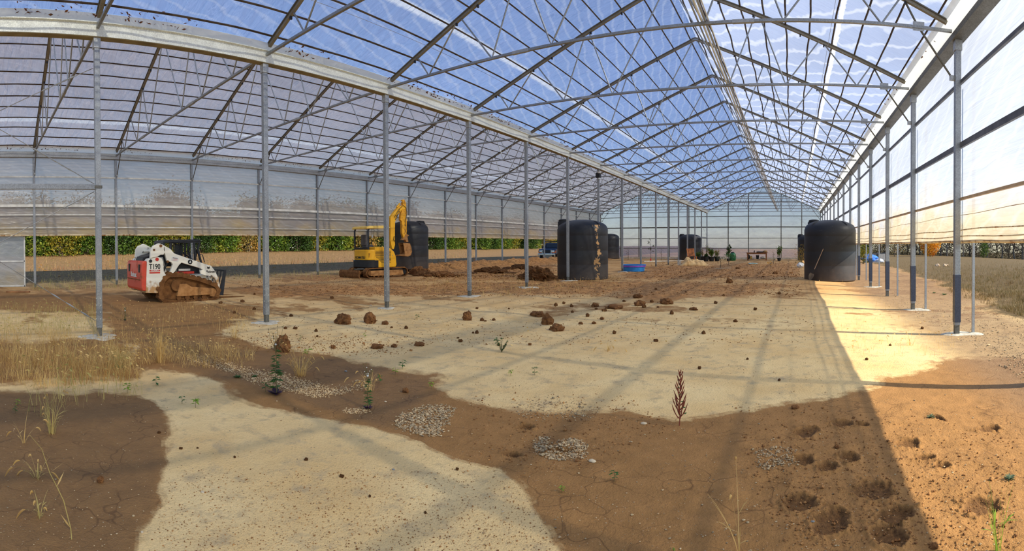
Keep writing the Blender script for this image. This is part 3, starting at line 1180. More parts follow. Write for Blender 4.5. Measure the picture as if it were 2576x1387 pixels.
yp = ky(1)
xc_ = XP - .07
cable((xc_, yp - .06, .33), (xc_, .0 - 1.4, 2.55), 'lower diagonal cable from the foot of the nearest middle post', (.06, .14, .22))
cable((xc_, yp - .06, 2.80), (xc_, -1.4, .95), 'diagonal cable falling leftwards from the beam end', (.05, .09, .13))
cable((xc_, yp - .06, 2.95), (xc_, -1.4, 4.92), 'diagonal cable rising leftwards from the beam end', (.04, .14, .18, .22, .27, .31))
cable((xc_, yp - .06, 5.16), (xc_, -1.4, 3.5), 'upper diagonal cable near the top of the nearest middle post', (.12, .16, .2, .26))
o = MB().beam((XP, yp - .05, 2.88), (XP, -1.52, 2.88), .09, .10).build('cross_beam', M['stain_post'], bevel=.005)
tag(o, 'white square steel beam joining the nearest middle post at mid height', 'beam')
o = MB().box((0, 0, -.06), (.14, .14, .05)).build('beam_clamp', M['galv_dark'], loc=(XP, yp, 2.94))
tag(o, 'metal clamp fixing the cross beam to the nearest middle post', 'clamp')
# far bracing between the last middle posts
o = MB().beam((XP, ky(14), 2.55), (XP, ky(16), 2.55), .09, .10).build('cross_beam', M['stain_post'])
tag(o, 'pale steel beam joining the last middle posts beside the far tank', 'beam')
cable((XP, ky(14) + .1, .3), (XP, ky(16) - 1.0, 2.5), 'diagonal brace below the far beam near the end wall')
cable((XP + .05, ky(14) + .1, 5.0), (XP + .05, ky(16) - .2, 2.6), 'diagonal cable above the far beam near the end wall')
cable((XR - .2, YEND - .15, 1.2 + 1.6), (XCR + .4, YEND - .15, 7.6), 'long diagonal cable across the upper right of the end wall')
cable((XR - .3, YEND - .15, 4.0), (XCR + 4.4 - 2.2, YEND - .15, .3), 'diagonal cable low on the end wall beside the leafy sapling')

# camera box on the seventh middle post
cb = empty('security_camera', (XP, ky(7), EV(ky(7)) - .32), 0, 'small black camera box on the middle post behind the scarred tank', 'camera')
MB().box((.0, 0, 0), (.22, .24, .26)).build('housing', M['black'], cb, bevel=.02)
MB().lathe([(.0, -.10), (.09, -.10), (.10, -.02), (.06, .0), (0, .0)], 16, (.06, -.04, .2)).build('white_cap', M['white'], cb, smooth=.6)
MB().lathe([(.0, 0), (.07, 0), (.07, .07), (0, .07)], 16, (.06, -.04, -.2)).build('lens_ring', M['alu'], cb, smooth=.6)
# ------------------------------------------------------------------ machines
class Frame:
    """a local frame standing on the ground: u forward, v to the left, z up; reads photo pixels on planes v = const"""
    def __init__(self, x, y, heading):
        self.o = np.array([x, y, gz(x, y)])
        self.h = heading
        self.f = np.array([math.cos(heading), math.sin(heading), 0])
        self.s = np.array([-math.sin(heading), math.cos(heading), 0])

    def at(self, px, py, v):
        d = ray(px, py)
        e = np.array([0, 0, EYE])
        t = ((self.o + self.s * v - e) @ self.s) / (d @ self.s)
        p = e + d * t - self.o
        return float(p @ self.f), float(p[2])


def text_mesh(s, size, mat, name='lettering', extrude=.002, bold=False, xs=1.0):
    cu = bpy.data.curves.new(name, 'FONT')
    cu.body = s
    cu.size = size
    cu.extrude = extrude
    cu.align_x = 'CENTER'
    cu.align_y = 'CENTER'
    if bold:
        cu.offset = size * .022
    tmp = bpy.data.objects.new('tmp', cu)
    COL.objects.link(tmp)
    bpy.context.view_layer.update()
    dg = bpy.context.evaluated_depsgraph_get()
    me = bpy.data.meshes.new_from_object(tmp.evaluated_get(dg))
    bpy.data.objects.remove(tmp)
    me.name = name
    me.materials.clear()
    me.materials.append(mat)
    o = bpy.data.objects.new(name, me)
    COL.objects.link(o)
    o.scale = (xs, 1, 1)
    return o


def put_on_right(o, parent, u, v, z, tilt=0.):
    """lettering on a side that looks towards -v: reads towards +u"""
    o.parent = parent
    m = Matrix(((1, 0, 0), (0, 0, -1), (0, 1, 0))) @ Matrix.Rotation(tilt, 3, 'Z')
    m = m.to_4x4()
    m.translation = (u, v, z)
    o.matrix_local = m @ Matrix.Diagonal((o.scale[0], 1, 1, 1))
    return o


def put_on_rear(o, parent, u, v, z, lean=0.):
    """lettering on the rear face (towards -u): reads from +v to -v"""
    o.parent = parent
    m = Matrix(((0, 0, -1), (-1, 0, 0), (0, 1, 0)))
    m = (Matrix.Rotation(lean, 3, 'Y') @ m).to_4x4()
    m.translation = (u, v, z)
    o.matrix_local = m @ Matrix.Diagonal((o.scale[0], 1, 1, 1))
    return o


M['cream'] = muddy('loader_white', (232, 228, 212), (176, 138, 92), .34, 3.2, .38, 0, (.3, 1.0))
M['red'] = muddy('loader_red', (206, 74, 52), (150, 80, 50), .36, 3, .42)
M['red_flat'] = simple('red_decal', (204, 58, 44), (190, 50, 38), .5)
M['decal_black'] = simple('black_decal', (24, 24, 26), None, .5)
M['cage'] = simple('cage_black', (44, 48, 56), (30, 32, 38), .42, .1, 4)
M['chrome'] = simple('cylinder_rod', (196, 204, 212), (160, 168, 176), .2, .9)
M['mud_light'] = simple('dry_mud', (182, 134, 84), (150, 104, 60), .92, 0, 7, .6, 30, .2)
M['glass_dark'] = simple('dark_glass', (40, 44, 50), (30, 33, 38), .1, 0, 3)


def clump(mb, c, s, seed, n=10, m=7, amp=.35):
    """a rough lump"""
    r = random.Random(seed)
    ox, oy = r.uniform(0, 99), r.uniform(0, 99)
    vs, fs = [], []
    for i in range(m + 1):
        ph = math.pi * i / m
        for j in range(n):
            a = 2 * math.pi * j / n
            d = Vector((math.sin(ph) * math.cos(a), math.sin(ph) * math.sin(a), math.cos(ph)))
            k = 1 + amp * (2 * float(fbm(np.array([d.x * 1.7 + ox + d.z]), np.array([d.y * 1.7 + oy - d.z]), 3, .65)[0]) - 1)
            k += amp * .45 * (2 * float(fbm(np.array([d.x * 6 + ox]), np.array([d.y * 6 + d.z * 5 + oy]), 2, .6)[0]) - 1)
            vs.append(Vector(c) + Vector((d.x * s[0] * k, d.y * s[1] * k, d.z * s[2] * k)))
    for i in range(m):
        for j in range(n):
            q = (j + 1) % n
            fs.append((i * n + j, (i + 1) * n + j, (i + 1) * n + q, i * n + q))
    return mb.add(vs, fs)


def belt(poly, width, vc, n_lug, lug=.03, thick=.035):
    """closed rubber track following poly [(u, z)], centred on v = vc, with lugs"""
    pts = []
    P = [Vector((a, b)) for a, b in poly]
    # resample with rounded corners
    L = [(P[(i + 1) % len(P)] - P[i]).length for i in range(len(P))]
    T = sum(L)
    N = 120
    for k in range(N):
        d = T * k / N
        i = 0
        while d > L[i]:
            d -= L[i]
            i += 1
        pts.append(P[i].lerp(P[(i + 1) % len(P)], d / L[i]))
    for _ in range(4):
        pts = [(pts[i - 1] + pts[i] * 2 + pts[(i + 1) % N]) / 4 for i in range(N)]
    nor = []
    area = sum(pts[i].x * pts[(i + 1) % N].y - pts[(i + 1) % N].x * pts[i].y for i in range(N))
    sg = 1 if area > 0 else -1
    for i in range(N):
        t = (pts[(i + 1) % N] - pts[i - 1]).normalized()
        nor.append(Vector((t.y, -t.x)) * sg)
    mb = MB()
    vs, fs = [], []
    for i in range(N):
        o, q = pts[i] + nor[i] * thick * (.4 + .6 * (i * n_lug * 2 // N % 2) * lug / thick + .4), pts[i] - nor[i] * thick * .5
        vs += [(o.x, vc - width / 2, o.y), (o.x, vc + width / 2, o.y), (q.x, vc + width / 2, q.y), (q.x, vc - width / 2, q.y)]
    for i in range(N):
        j = (i + 1) % N
        for a in range(4):
            b = (a + 1) % 4
            fs.append((i * 4 + a, i * 4 + b, j * 4 + b, j * 4 + a))
    mb.add(vs, fs)
    return mb, pts


def skid_steer():
    F = Frame(-15.30, 5.95, math.radians(90))
    root = empty('skid_steer', F.o, F.h, 'muddy white and red tracked skid steer with black cab cage', 'skid steer')

    def q(zx, zy, v):                      # zoomed crop -> frame
        return F.at(300 + zx / 5.779, 560 + zy / 5.779, v)

    def poly(pts, v):
        return [q(a, b, v) for a, b in pts]

    W = .84
    # ---- tracks (both sides)
    tp = poly([(650, 1170), (605, 1060), (640, 900), (720, 805), (880, 800), (1180, 870), (1400, 950), (1445, 1020), (1430, 1090), (1370, 1150), (900, 1190)], -W)
    zmin = min(z for _, z in tp)
    tp = [(u, z - zmin + .0) for u, z in tp]
    for sd, nm in ((-1, ''), (1, '')):
        vc = sd * (W - .16)
        mb, pts = belt(tp, .32, vc, 24, .06, .09)
        tr = mb.build('track', M['mud'], root)
        fix_normals(tr)
        # mud caked on the belt
        cl = MB()
        rr = random.Random(3)
        for i in range(26):
            p = pts[rr.randrange(len(pts))]
            clump(cl, (p.x, vc + rr.uniform(-.13, .15), max(p.y, .05)), (rr.uniform(.05, .10), rr.uniform(.05, .1), rr.uniform(.03, .06)), i + 50, 7, 5, .5)
        tag(cl.build('caked_mud', M['mud'], tr), kind='stuff')
        cu_ = sum(u for u, _ in tp) / len(tp)
        cz_ = sum(z for _, z in tp) / len(tp)
        inf = [(cu_ + (u - cu_) * .93, cz_ + (z - cz_) * .86) for u, z in tp]
        fix_normals(MB().prism(inf, vc - .05, vc + .05).build('mud_packing', M['mud'], tr))
        fr = [(u, z) for u, z in [q(840, 1110, -W), q(880, 930, -W), q(980, 925, -W), q(1060, 970, -W), q(1340, 985, -W), q(1345, 1080, -W)]]
        fr = [(u, z - zmin) for u, z in fr]
        a, b = sorted((vc - sd * .12, vc + sd * .155))
        fix_normals(MB().prism(fr, a, b).build('track_frame', M['mud_light'], root, bevel=.01))
        c = q(835, 950, -W)
        sp = MB().lathe([(.0, -.15), (.17, -.15), (.17, -.1), (.13, -.08), (.13, .11), (.17, .13), (.17, .17), (.09, .18), (.085, .155), (.0, .155)], 24, (c[0], vc, c[1] - zmin), 'Y', cap=False) if sd < 0 else \
            MB().lathe([(.0, -.15), (.17, -.15), (.17, -.1), (.13, -.08), (.13, .11), (.17, .13), (.17, .16), (0, .16)], 24, (c[0], vc, c[1] - zmin), 'Y', cap=False)
        o = sp.build('drive_sprocket', M['mud'], root, smooth=.7)
        c = q(1370, 1050, -W)
        fix_normals(MB().lathe([(0, -.13), (.13, -.13), (.15, -.06), (.15, .06), (.13, .13), (0, .13)], 20, (c[0], vc, c[1] - zmin), 'Y').build('idler_wheel', M['mud_light'], root, smooth=.7))
        for i in range(4):
            fix_normals(MB().lathe([(0, -.12), (.075, -.12), (.085, 0), (.075, .12), (0, .12)], 14, (c[0] - .3 - .28 * i, vc, .12), 'Y').build('road_wheel', M['mud'], root, smooth=.7))
    # ---- chassis tub between and above the tracks
    tub = poly([(400, 1030), (395, 560), (430, 520), (640, 505), (700, 740), (1270, 760), (1310, 900), (1300, 1010), (640, 1020)], -.52)
    fix_normals(MB().prism(tub, -.50, .50).build('chassis', M['cream'], root, bevel=.02))
    # side engine panel that carries the number
    pan = poly([(388, 1028), (405, 560), (430, 530), (480, 515), (560, 500), (620, 520), (640, 570), (650, 720), (700, 790), (640, 830), (600, 900), (600, 1000), (560, 1030)], -.80)
    for sd in (-1, 1):
        a, b = sorted((sd * .50, sd * .80))
        fix_normals(MB().prism(pan, a, b).build('engine_side_panel', M['cream'], root, bevel=.015))
        wing = poly([(700, 770), (1250, 762), (1320, 930), (1250, 900), (1000, 850), (880, 820), (760, 805)], -.66)
        a, b = sorted((sd * .48, sd * .68))
        fix_normals(MB().prism(wing, a, b).build('fender', M['cream'], root, bevel=.01))
    # dark patch low on the panel: grease round the axle cap
    c = q(560, 965, -.81)
    fix_normals(MB().lathe([(0, 0), (.06, 0), (.06, -.02), (0, -.025)], 14, (c[0], -.80, c[1]), 'Y').build('axle_cap', M['mud'], root))
    # red tailgate
    tg = poly([(400, 1000), (345, 1000), (330, 960), (325, 720), (332, 590), (350, 562), (405, 560)], -.80)
    tg = [(u, z) for u, z in tg]
    rg = MB().prism(tg, -.79, .79)
    g = rg.build('tailgate', M['red'], root, bevel=.035)
    fix_normals(g)
    ub = min(u for u, _ in tg)
    zb = tg[2][1]
    zt = tg[5][1]
    for v in (-.56, .50):
        MB().box((ub - .005, v, zb + (zt - zb) * .72), (.02, .13, .24)).build('tail_light', M['decal_black'], g, bevel=.006)
    MB().box((ub - .02, 0, zb + (zt - zb) * .30), (.03, 1.3, .02)).build('seam', M['mud'], g)
    put_on_rear(text_mesh('Bobcat', .21, M['white'], bold=True), g, ub - .012, .0, zb + (zt - zb) * .47)
    MB().path([(q(350, 560, -.5)[0], .3, zt + .0), (q(350, 560, -.5)[0] + .02, .3, zt + .1), (q(400, 560, -.5)[0], .3, zt + .12), (q(430, 560, -.5)[0], .3, zt + .04)], .018, 8).build('grab_handle', M['cream'], g, smooth=1)
    # engine cover behind the cab
    ec = poly([(330, 560), (345, 505), (640, 420), (760, 500), (760, 640), (420, 640)], -.4)
    fix_normals(MB().prism(ec, -.42, .42).build('engine_cover', M['black'], root, bevel=.02))
    # ---- number and marks on the panel
    c = q(517, 645, -.81)
    put_on_right(text_mesh('T190', .215, M['decal_black'], bold=True, xs=.78), root, c[0], -.803, c[1])
    a, b = q(440, 702, -.81), q(595, 702, -.81)
    MB().box(((a[0] + b[0]) / 2, -.802, a[1]), (b[0] - a[0], .004, .045)).build('red_stripe', M['red_flat'], root)
    put_on_right(text_mesh('TURBO', .05, M['white'], bold=True, xs=1.6), root, (a[0] + b[0]) / 2, -.806, a[1])
    a = q(440, 734, -.81)
    MB().box(((a[0] + b[0]) / 2, -.802, a[1]), (b[0] - a[0], .004, .04)).build('red_stripe', M['red_flat'], root)
    c = q(551, 537, -.81)
    o = fix_normals(MB().lathe([(0, 0), (.055, 0), (.055, .004), (0, .004)], 20, (c[0], -.806, c[1]), 'Y').build('round_red_sticker', M['red_flat'], root))
    for zx, zy, v in ((452, 560, -.80),):
        c = q(zx, zy, v)
        fix_normals(MB().lathe([(0, 0), (.05, 0), (.04, .03), (0, .03)], 14, (c[0], -.83, c[1]), 'Y').build('fuel_cap', M['black'], root))
    # ---- lift arms
    arm = [(450, 500), (455, 400), (490, 340), (575, 302), (625, 320), (740, 385), (795, 450), (960, 508), (1230, 600), (1330, 630), (1385, 700), (1432, 800), (1458, 920), (1455, 1010), (1440, 1032), (1425, 1000),
           (1420, 900), (1395, 830), (1340, 770), (1260, 720), (1170, 680), (900, 590), (865, 620), (800, 720), (755, 760), (728, 745), (760, 660), (775, 600), (745, 570), (700, 560), (655, 430), (610, 385), (570, 400), (560, 470), (540, 500)]
    # keep the polygon simple: split in two plates
    arm_main = [(640, 330), (740, 385), (795, 450), (960, 508), (1230, 600), (1330, 630), (1385, 700), (1432, 800), (1458, 920), (1455, 1010), (1440, 1032), (1425, 1000),
                (1420, 900), (1395, 830), (1340, 770), (1260, 720), (1170, 665), (900, 585), (865, 620), (800, 720), (755, 758), (728, 745), (755, 670), (775, 610), (750, 575), (690, 560), (670, 480), (640, 400)]
    upright = [(448, 520), (455, 400), (490, 340), (575, 302), (625, 320), (655, 345), (665, 420), (640, 470), (600, 470), (545, 500)]
    for sd in (-1, 1):
        v0 = -.80
        a, b = sorted((sd * .72, sd * .83))
        o = fix_normals(MB().prism(poly(arm_main, v0), a, b).build('lift_arm', M['cream'], root, bevel=.012))
        c1, c2 = q(605, 340, -.84), q(507, 398, -.84)
        p = fix_normals(MB().prism(poly(upright, v0), a, b).build('rear_upright', M['cream'], root, bevel=.012))
        for c, r in ((c1, .045), (c2, .032), (q(705, 570, -.84), .04), (q(1195, 715, -.84), .035), (q(1308, 758, -.84), .035)):
            e = sd * .835
            MB().lathe([(0, -.012), (r, -.012), (r, .012), (0, .012)], 14, (c[0], e, c[1]), 'Y').build('pivot_pin', M['mud'], p)
        lk = poly([(1165, 700), (1215, 690), (1330, 755), (1325, 785), (1290, 778), (1180, 748)], -.84)
        a2, b2 = sorted((sd * .83, sd * .855))
        fix_normals(MB().prism(lk, a2, b2).build('link_plate', M['cream'], root, bevel=.004))
        # lift cylinder and hose
        c1, c2 = q(640, 700, -.7), q(705, 575, -.7)
        MB().tube((c1[0], sd * .70, c1[1]), (c2[0], sd * .70, c2[1]), .035, 12).build('lift_cylinder', M['black'], root, smooth=.8)
        MB().path([(q(a_, b_, -.7)[0], sd * .71, q(a_, b_, -.7)[1]) for a_, b_ in ((545, 440), (575, 400), (620, 390), (650, 440), (662, 540), (690, 620))], .012, 8).build('hose', M['black'], root, smooth=1)
        # tilt cylinder down the front of the arm
        c1, c2 = q(1290, 790, -.6), q(1400, 960, -.6)
        MB().tube((c1[0], sd * .62, c1[1]), (c2[0], sd * .62, c2[1]), .04, 12).build('tilt_cylinder', M['cream'], root, smooth=.8)
    # cross tube between the arm uprights
    c = q(400, 385, -.2)
    MB().tube((c[0] + .22, -.76, q(520, 400, -.8)[1] - .03), (c[0] + .22, .76, q(520, 400, -.8)[1] - .03), .05, 14).build('cross_tube', M['cream'], root, smooth=.8)
    # lettering on the arm
    c = q(1330, 715, -.84)
    put_on_right(text_mesh('Bobcat', .105, M['decal_black'], bold=True), root, c[0], -.834, c[1])
    c = q(1298, 658, -.84)
    cat = [(-.07, .05), (-.045, .035), (-.02, .04), (.01, .02), (.04, .03), (.06, .06), (.065, .03), (.05, .0), (.07, -.03), (.03, -.03), (.02, -.055), (-.02, -.03), (-.05, -.05), (-.04, -.015), (-.075, -.02), (-.05, .01)]
    fix_normals(MB().prism([(c[0] + a_ * .8, c[1] + b_ * .8) for a_, b_ in cat], -.836, -.832).build('cat_head_mark', M['decal_black'], root))
    c = q(1032, 573, -.84)
    fix_normals(MB().lathe([(0, 0), (.075, 0), (.075, .003), (0, .003)], 24, (c[0], -.8345, c[1]), 'Y').build('round_black_sticker', M['decal_black'], root))
    fix_normals(MB().prism([(c[0] - .035, c[1] - .03), (c[0] + .035, c[1] - .03), (c[0], c[1] + .045)], -.838, -.8345).build('sticker_triangle', M['white'], root))
    c = q(812, 535, -.84)
    tl = -.25
    o = MB().box((0, 0, 0), (.24, .004, .13)).build('warning_label', M['white'], root)
    o.rotation_euler = (0, .16, 0)
    o.location = (c[0], -.833, c[1])
    for k in range(3):
        MB().box((0, -.003, .035 - .035 * k), (.16, .002, .008 if k else .016)).build('label_line', M['red_flat'] if k else M['decal_black'], o)
    # dark plate and red bar under the arm
    for sd in (-1,):
        a, b = q(845, 590, -.55), q(1160, 745, -.55)
        MB().box(((a[0] + b[0]) / 2, -.53, (a[1] + b[1]) / 2), (b[0] - a[0], .05, a[1] - b[1])).build('side_screen', M['cage'], root)
        a, b = q(835, 722, -.6), q(1085, 735, -.6)
        MB().box(((a[0] + b[0]) / 2, -.60, (a[1] + b[1]) / 2), (b[0] - a[0], .04, .07)).build('red_bar', M['red_flat'], root)
        a, b = q(865, 690, -.6), q(1035, 690, -.6)
        MB().box(((a[0] + b[0]) / 2, -.585, a[1]), (b[0] - a[0], .01, .06)).build('white_label', M['white'], root)
    # ---- cab
    cv = .40
    roof = poly([(630, 290), (640, 262), (760, 245), (1175, 245), (1180, 275), (1160, 300), (760, 300), (740, 330), (640, 330)], -cv)
    cabo = fix_normals(MB().prism(poly([(625, 300), (640, 262), (760, 247), (1178, 247), (1178, 272), (770, 292), (700, 300)], -cv), -.44, .44).build('cab_roof', M['cage'], root, bevel=.015))
    for sd in (-1, 1):
        v = sd * cv
        def pp(pts):
            return [(q(a_, b_, -cv)[0], v, q(a_, b_, -cv)[1]) for a_, b_ in pts]
        for a_, b_ in ((((640, 270), (650, 450))), (((745, 270), (740, 460))), (((1085, 270), (1105, 540))), (((1165, 270), (1140, 400))), (((1140, 400), (1195, 600)))):
            p0, p1 = pp([a_, b_])
            MB().beam(p0, p1, .055, .055, (0, 1, 0)).build('cab_pillar', M['cage'], root)
        p0, p1 = pp([(740, 285), (1170, 285)])
        MB().beam(p0, p1, .04, .05, (0, 1, 0)).build('side_rail', M['cage'], root)
        w = MB()
        x0, x1 = q(760, 300, -cv)[0], q(1150, 300, -cv)[0]
        z1, z0_ = q(760, 300, -cv)[1], q(760, 640, -cv)[1]
        nx, nz = 17, 15
        for i in range(nx + 1):
            u = x0 + (x1 - x0) * i / nx
            w.tube((u, v, z0_ + .0), (u, v, z1), .0045, 4)
        for i in range(nz + 1):
            z = z0_ + (z1 - z0_) * i / nz
            w.tube((x0, v, z), (x1, v, z), .0045, 4)
        w.build('mesh_screen', M['cage'], root)
    # rear window frame, seat and controls seen through the mesh
    s0 = q(900, 480, 0)
    st = MB().box((s0[0] - .1, 0, s0[1] + .05), (.12, .46, .62)).box((s0[0] + .15, 0, s0[1] - .2), (.5, .46, .12))
    st.build('operator_seat', M['black'], root, bevel=.03)
    MB().path([(s0[0] + .35, -.3, s0[1] - .2), (s0[0] + .42, -.3, s0[1] + .1), (s0[0] + .35, -.3, s0[1] + .18)], .018, 8).build('control_lever', M['black'], root)
    MB().path([(s0[0] + .35, .3, s0[1] - .2), (s0[0] + .42, .3, s0[1] + .1), (s0[0] + .35, .3, s0[1] + .18)], .018, 8).build('control_lever', M['black'], root)
    MB().path([(s0[0] - .2, .34, s0[1] + .5), (s0[0] + .2, .36, s0[1] + .1), (s0[0] + .6, .36, s0[1] - .2)], .02, 8).build('seat_bar', M['cage'], root)
    c = [q(a_, b_, -.5) for a_, b_ in ((1170, 465), (1210, 470), (1240, 580))]
    for sd in (-1, 1):
        MB().path([(a_, sd * .5, b_) for a_, b_ in c], .014, 6).build('grab_rail', M['cage'], root)
    # ---- fork frame at the front
    fk = empty('fork_carriage', (0, 0, 0))
    fk.parent = root
    top, bot = q(1545, 690, -.75), q(1510, 1080, -.75)
    ut, ub_ = top[0], bot[0]
    zt_, zb_ = top[1], .13
    for v in (-.75, .75):
        pr = [(ut + .02, zt_), (ut - .05, zt_), (ub_ - .18, zb_ + .02), (ub_ + .0, zb_)]
        fix_normals(MB().prism(pr, v - .02, v + .02).build('side_plate', M['cage'], fk))
    for v in (-.5, -.25, 0, .25, .5):
        MB().beam((ut - .03, v, zt_), (ub_ - .04, v, zb_ + .25), .03, .03).build('upright_bar', M['cage'], fk)
    MB().beam((ut - .02, -.75, zt_ - .02), (ut - .02, .75, zt_ - .02), .05, .05).build('top_rail', M['cage'], fk)
    MB().beam((ub_ - .05, -.75, zb_ + .2), (ub_ - .05, .75, zb_ + .2), .05, .10).build('bottom_rail', M['cage'], fk)
    for v in (-.4, .4):
        o = fix_normals(MB().prism([(ub_ - .04, zb_ + .28), (ub_, zb_ + .28), (ub_ + .02, .06), (ub_ + .95, .035), (ub_ + .95, .025), (ub_ - .02, .02)], v - .05, v + .05).build('fork_tine', M['mud'], fk))
    return root


skid_steer()


M['komatsu'] = simple('machine_yellow', (240, 180, 34), (226, 164, 26), .42, 0, 3, 0)
M['komatsu_mud'] = muddy('worn_yellow', (236, 170, 36), (132, 88, 46), .42, 6, .5)
M['komatsu_roof'] = simple('canopy_yellow', (238, 204, 110), (226, 188, 90), .5, 0, 3)


def excavator():
    # stands under the left roof; the boom points away along the house
    hd = math.radians(83)
    x0, y0 = ground_px(965, 699)
    F = Frame(x0 - .80, y0 + .15, hd)
    root = empty('mini_excavator', F.o, F.h, 'yellow mini excavator with canopy parked beside a black tank', 'excavator')

    def q(zx, zy, v):
        return F.at(820 + zx / 5.547, 480 + zy / 5.547, v)

    def poly(pts, v):
        return [q(a, b, v) for a, b in pts]
    hw = .80
    # undercarriage
    a = q(575, 1250, -hw)
    b = q(1140, 1200, -hw)
    u0, u1 = a[0], b[0]
    tp = [(u0 + .12, .03), (u0 - .02, .13), (u0 - .02, .34), (u0 + .12, .46), (u1 - .14, .46), (u1 + .0, .34), (u1 + .0, .14), (u1 - .14, .03)]
    for sd in (-1, 1):
        vc = sd * (hw - .15)
        mb, pts = belt(tp, .30, vc, 26, .03, .035)
        tr = fix_normals(mb.build('track', M['mud'], root))
        cl = MB()
        rr = random.Random(8)
        for i in range(16):
            p = pts[rr.randrange(len(pts))]
            clump(cl, (p.x, vc + rr.uniform(-.1, .1), max(.04, p.y)), (rr.uniform(.05, .09), .07, rr.uniform(.03, .05)), i + 150, 7, 5, .5)
        tag(cl.build('caked_mud', M['mud'], tr), kind='stuff')
        a_, b_ = sorted((vc - sd * .1, vc + sd * .145))
        fix_normals(MB().prism([(u0 + .22, .10), (u0 + .22, .36), (u1 - .32, .36), (u1 - .25, .10)], a_, b_).build('track_frame', M['mud_light'], root, bevel=.015))
        for u, r_, mt in ((u1 - .2, .15, 'rubber'), (u0 + .2, .15, 'mud')):
            fix_normals(MB().lathe([(0, -.13), (r_ * .8, -.13), (r_, -.07), (r_, .08), (r_ * .6, .09), (r_ * .5, .15), (0, .15)], 20, (u, vc, .24), 'Y').build('wheel', M[mt], root, smooth=.7))
        for i in range(4):
            fix_normals(MB().lathe([(0, -.12), (.06, -.12), (.07, .12), (0, .12)], 12, (u0 + .45 + .26 * i, vc, .10), 'Y').build('road_wheel', M['mud'], root, smooth=.7))
    MB().box(((u0 + u1) / 2, 0, .40), (1.0, 1.1, .2)).build('lower_frame', M['black'], root, bevel=.03)
    uc = (u0 + u1) / 2 + .02
    MB().lathe([(0, .48), (.42, .48), (.42, .62), (0, .62)], 28, (uc, 0, 0)).build('slew_ring', M['black'], root, smooth=.6)
    # blade at the rear
    bl = [(u0 - .50, .02), (u0 - .56, .12), (u0 - .55, .30), (u0 - .48, .40), (u0 - .44, .40), (u0 - .46, .02)]
    fix_normals(MB().prism(bl, -.86, .86).build('dozer_blade', M['mud'], root, bevel=.01))
    for v in (-.3, .3):
        MB().beam((u0 - .46, v, .22), (u0 + .4, v, .30), .08, .12).build('blade_arm', M['mud'], root)
    # house
    zb = q(700, 1075, -.78)[1]
    zt = q(700, 790, -.78)[1]
    zc = q(700, 970, -.78)[1]
    ur = q(610, 900, -.78)[0]
    uf = q(985, 900, -.78)[0]
    n = 14

    def rounded(ur_, uf_, hw_, rr_):
        pts = []
        for k in range(n + 1):
            t_ = math.pi / 2 * k / n
            pts.append((ur_ + rr_ - rr_ * math.cos(math.pi / 2 - t_), -hw_ + rr_ - rr_ * math.sin(math.pi / 2 - t_))) if False else None
        # outline from front right, round the rear, to front left
        P = [(uf_, -hw_)]
        for k in range(n + 1):
            t_ = math.pi / 2 * k / n
            P.append((ur_ + rr_ - rr_ * math.sin(t_), -hw_ + rr_ - rr_ * math.cos(t_)))
        for k in range(n + 1):
            t_ = math.pi / 2 * k / n
            P.append((ur_ + rr_ - rr_ * math.cos(t_), hw_ - rr_ + rr_ * math.sin(t_)))
        P.append((uf_, hw_))
        return P
    ur0 = ur - .02
    cw = fix_normals(MB().prism(rounded(ur0 - .06, ur0 + .55, .80, .42), zb, zc, 'Z').build('counterweight', M['black'], root, bevel=.03))
    hood = fix_normals(MB().prism(rounded(ur0, ur0 + .60, .775, .38), zc + .005, zt - .12, 'Z').build('rear_hood', M['komatsu'], root, bevel=.03))
    # right engine side: arched front
    side = [(ur0 + .33, zb), (ur0 + .33, zt + .02), (uf - .62, zt + .02), (uf - .38, zt - .06), (uf - .16, zt - .22), (uf - .04, zt - .48), (uf, zb + .12), (uf - .06, zb)]
    sc = fix_normals(MB().prism(side, -.79, -.18).build('engine_cover', M['komatsu'], root, bevel=.035))
    side2 = [(ur0 + .4, zb), (ur0 + .4, zt - .3), (uf - .5, zt - .3), (uf - .15, zt - .5), (uf - .05, zb)]
    fix_normals(MB().prism(side2, .1, .78).build('left_cover', M['komatsu'], root, bevel=.03))
    MB().box(((ur0 + uf) / 2 + .1, 0, zb + .06), (uf - ur0 - .3, 1.3, .12)).build('deck', M['black'], root)
    # vent louvres
    for r0, r1, z0_, z1_ in ((690, 790, 845, 910), (700, 790, 930, 1000)):
        for i in range(5):
            zz = z0_ + (z1_ - z0_) * i / 4
            c1, c2 = q(r0 + (18 * i if z0_ > 900 else 0), zz, -.79), q(905, zz, -.79)
            MB().box(((c1[0] + c2[0]) / 2, -.79, c1[1]), (c2[0] - c1[0], .02, .022)).build('louvre', M['decal_black'], sc)
    MB().box((q(925, 860, -.79)[0] + .0, -.792, q(950, 905, -.79)[1]), (.03, .01, .05)).build('blue_sticker', simple('blue_sticker', (120, 160, 176), None, .5), sc)
    c = q(502, 938, -.3)
    put_on_rear(text_mesh('KOMATSU', .17, M['decal_black'], bold=True, xs=1.05), root, ur0 - .012, -.02, q(502, 938, -.5)[1])
    MB().box((ur0 + .08, -.66, q(565, 897, -.6)[1]), (.03, .10, .17)).build('latch_plate', M['komatsu_mud'], root)
    # floor, seat, canopy
    fz = zt - .13
    MB().box((ur0 + .55, .22, fz + .03), (.95, 1.0, .06)).build('platform', M['black'], root)
    seat = MB().box((0, 0, .18), (.46, .46, .14)).box((-.22, 0, .48), (.12, .44, .56))
    seat.build('operator_seat', simple('grey_seat', (96, 92, 92), (78, 74, 74), .7), root, loc=(ur0 + .55, .12, fz), bevel=.05)
    zr = q(500, 525, 0)[1]
    for u, v in ((ur0 + .16, .60), (ur0 + .16, -.56), (ur0 + .52, -.62 if False else .66)):
        pass
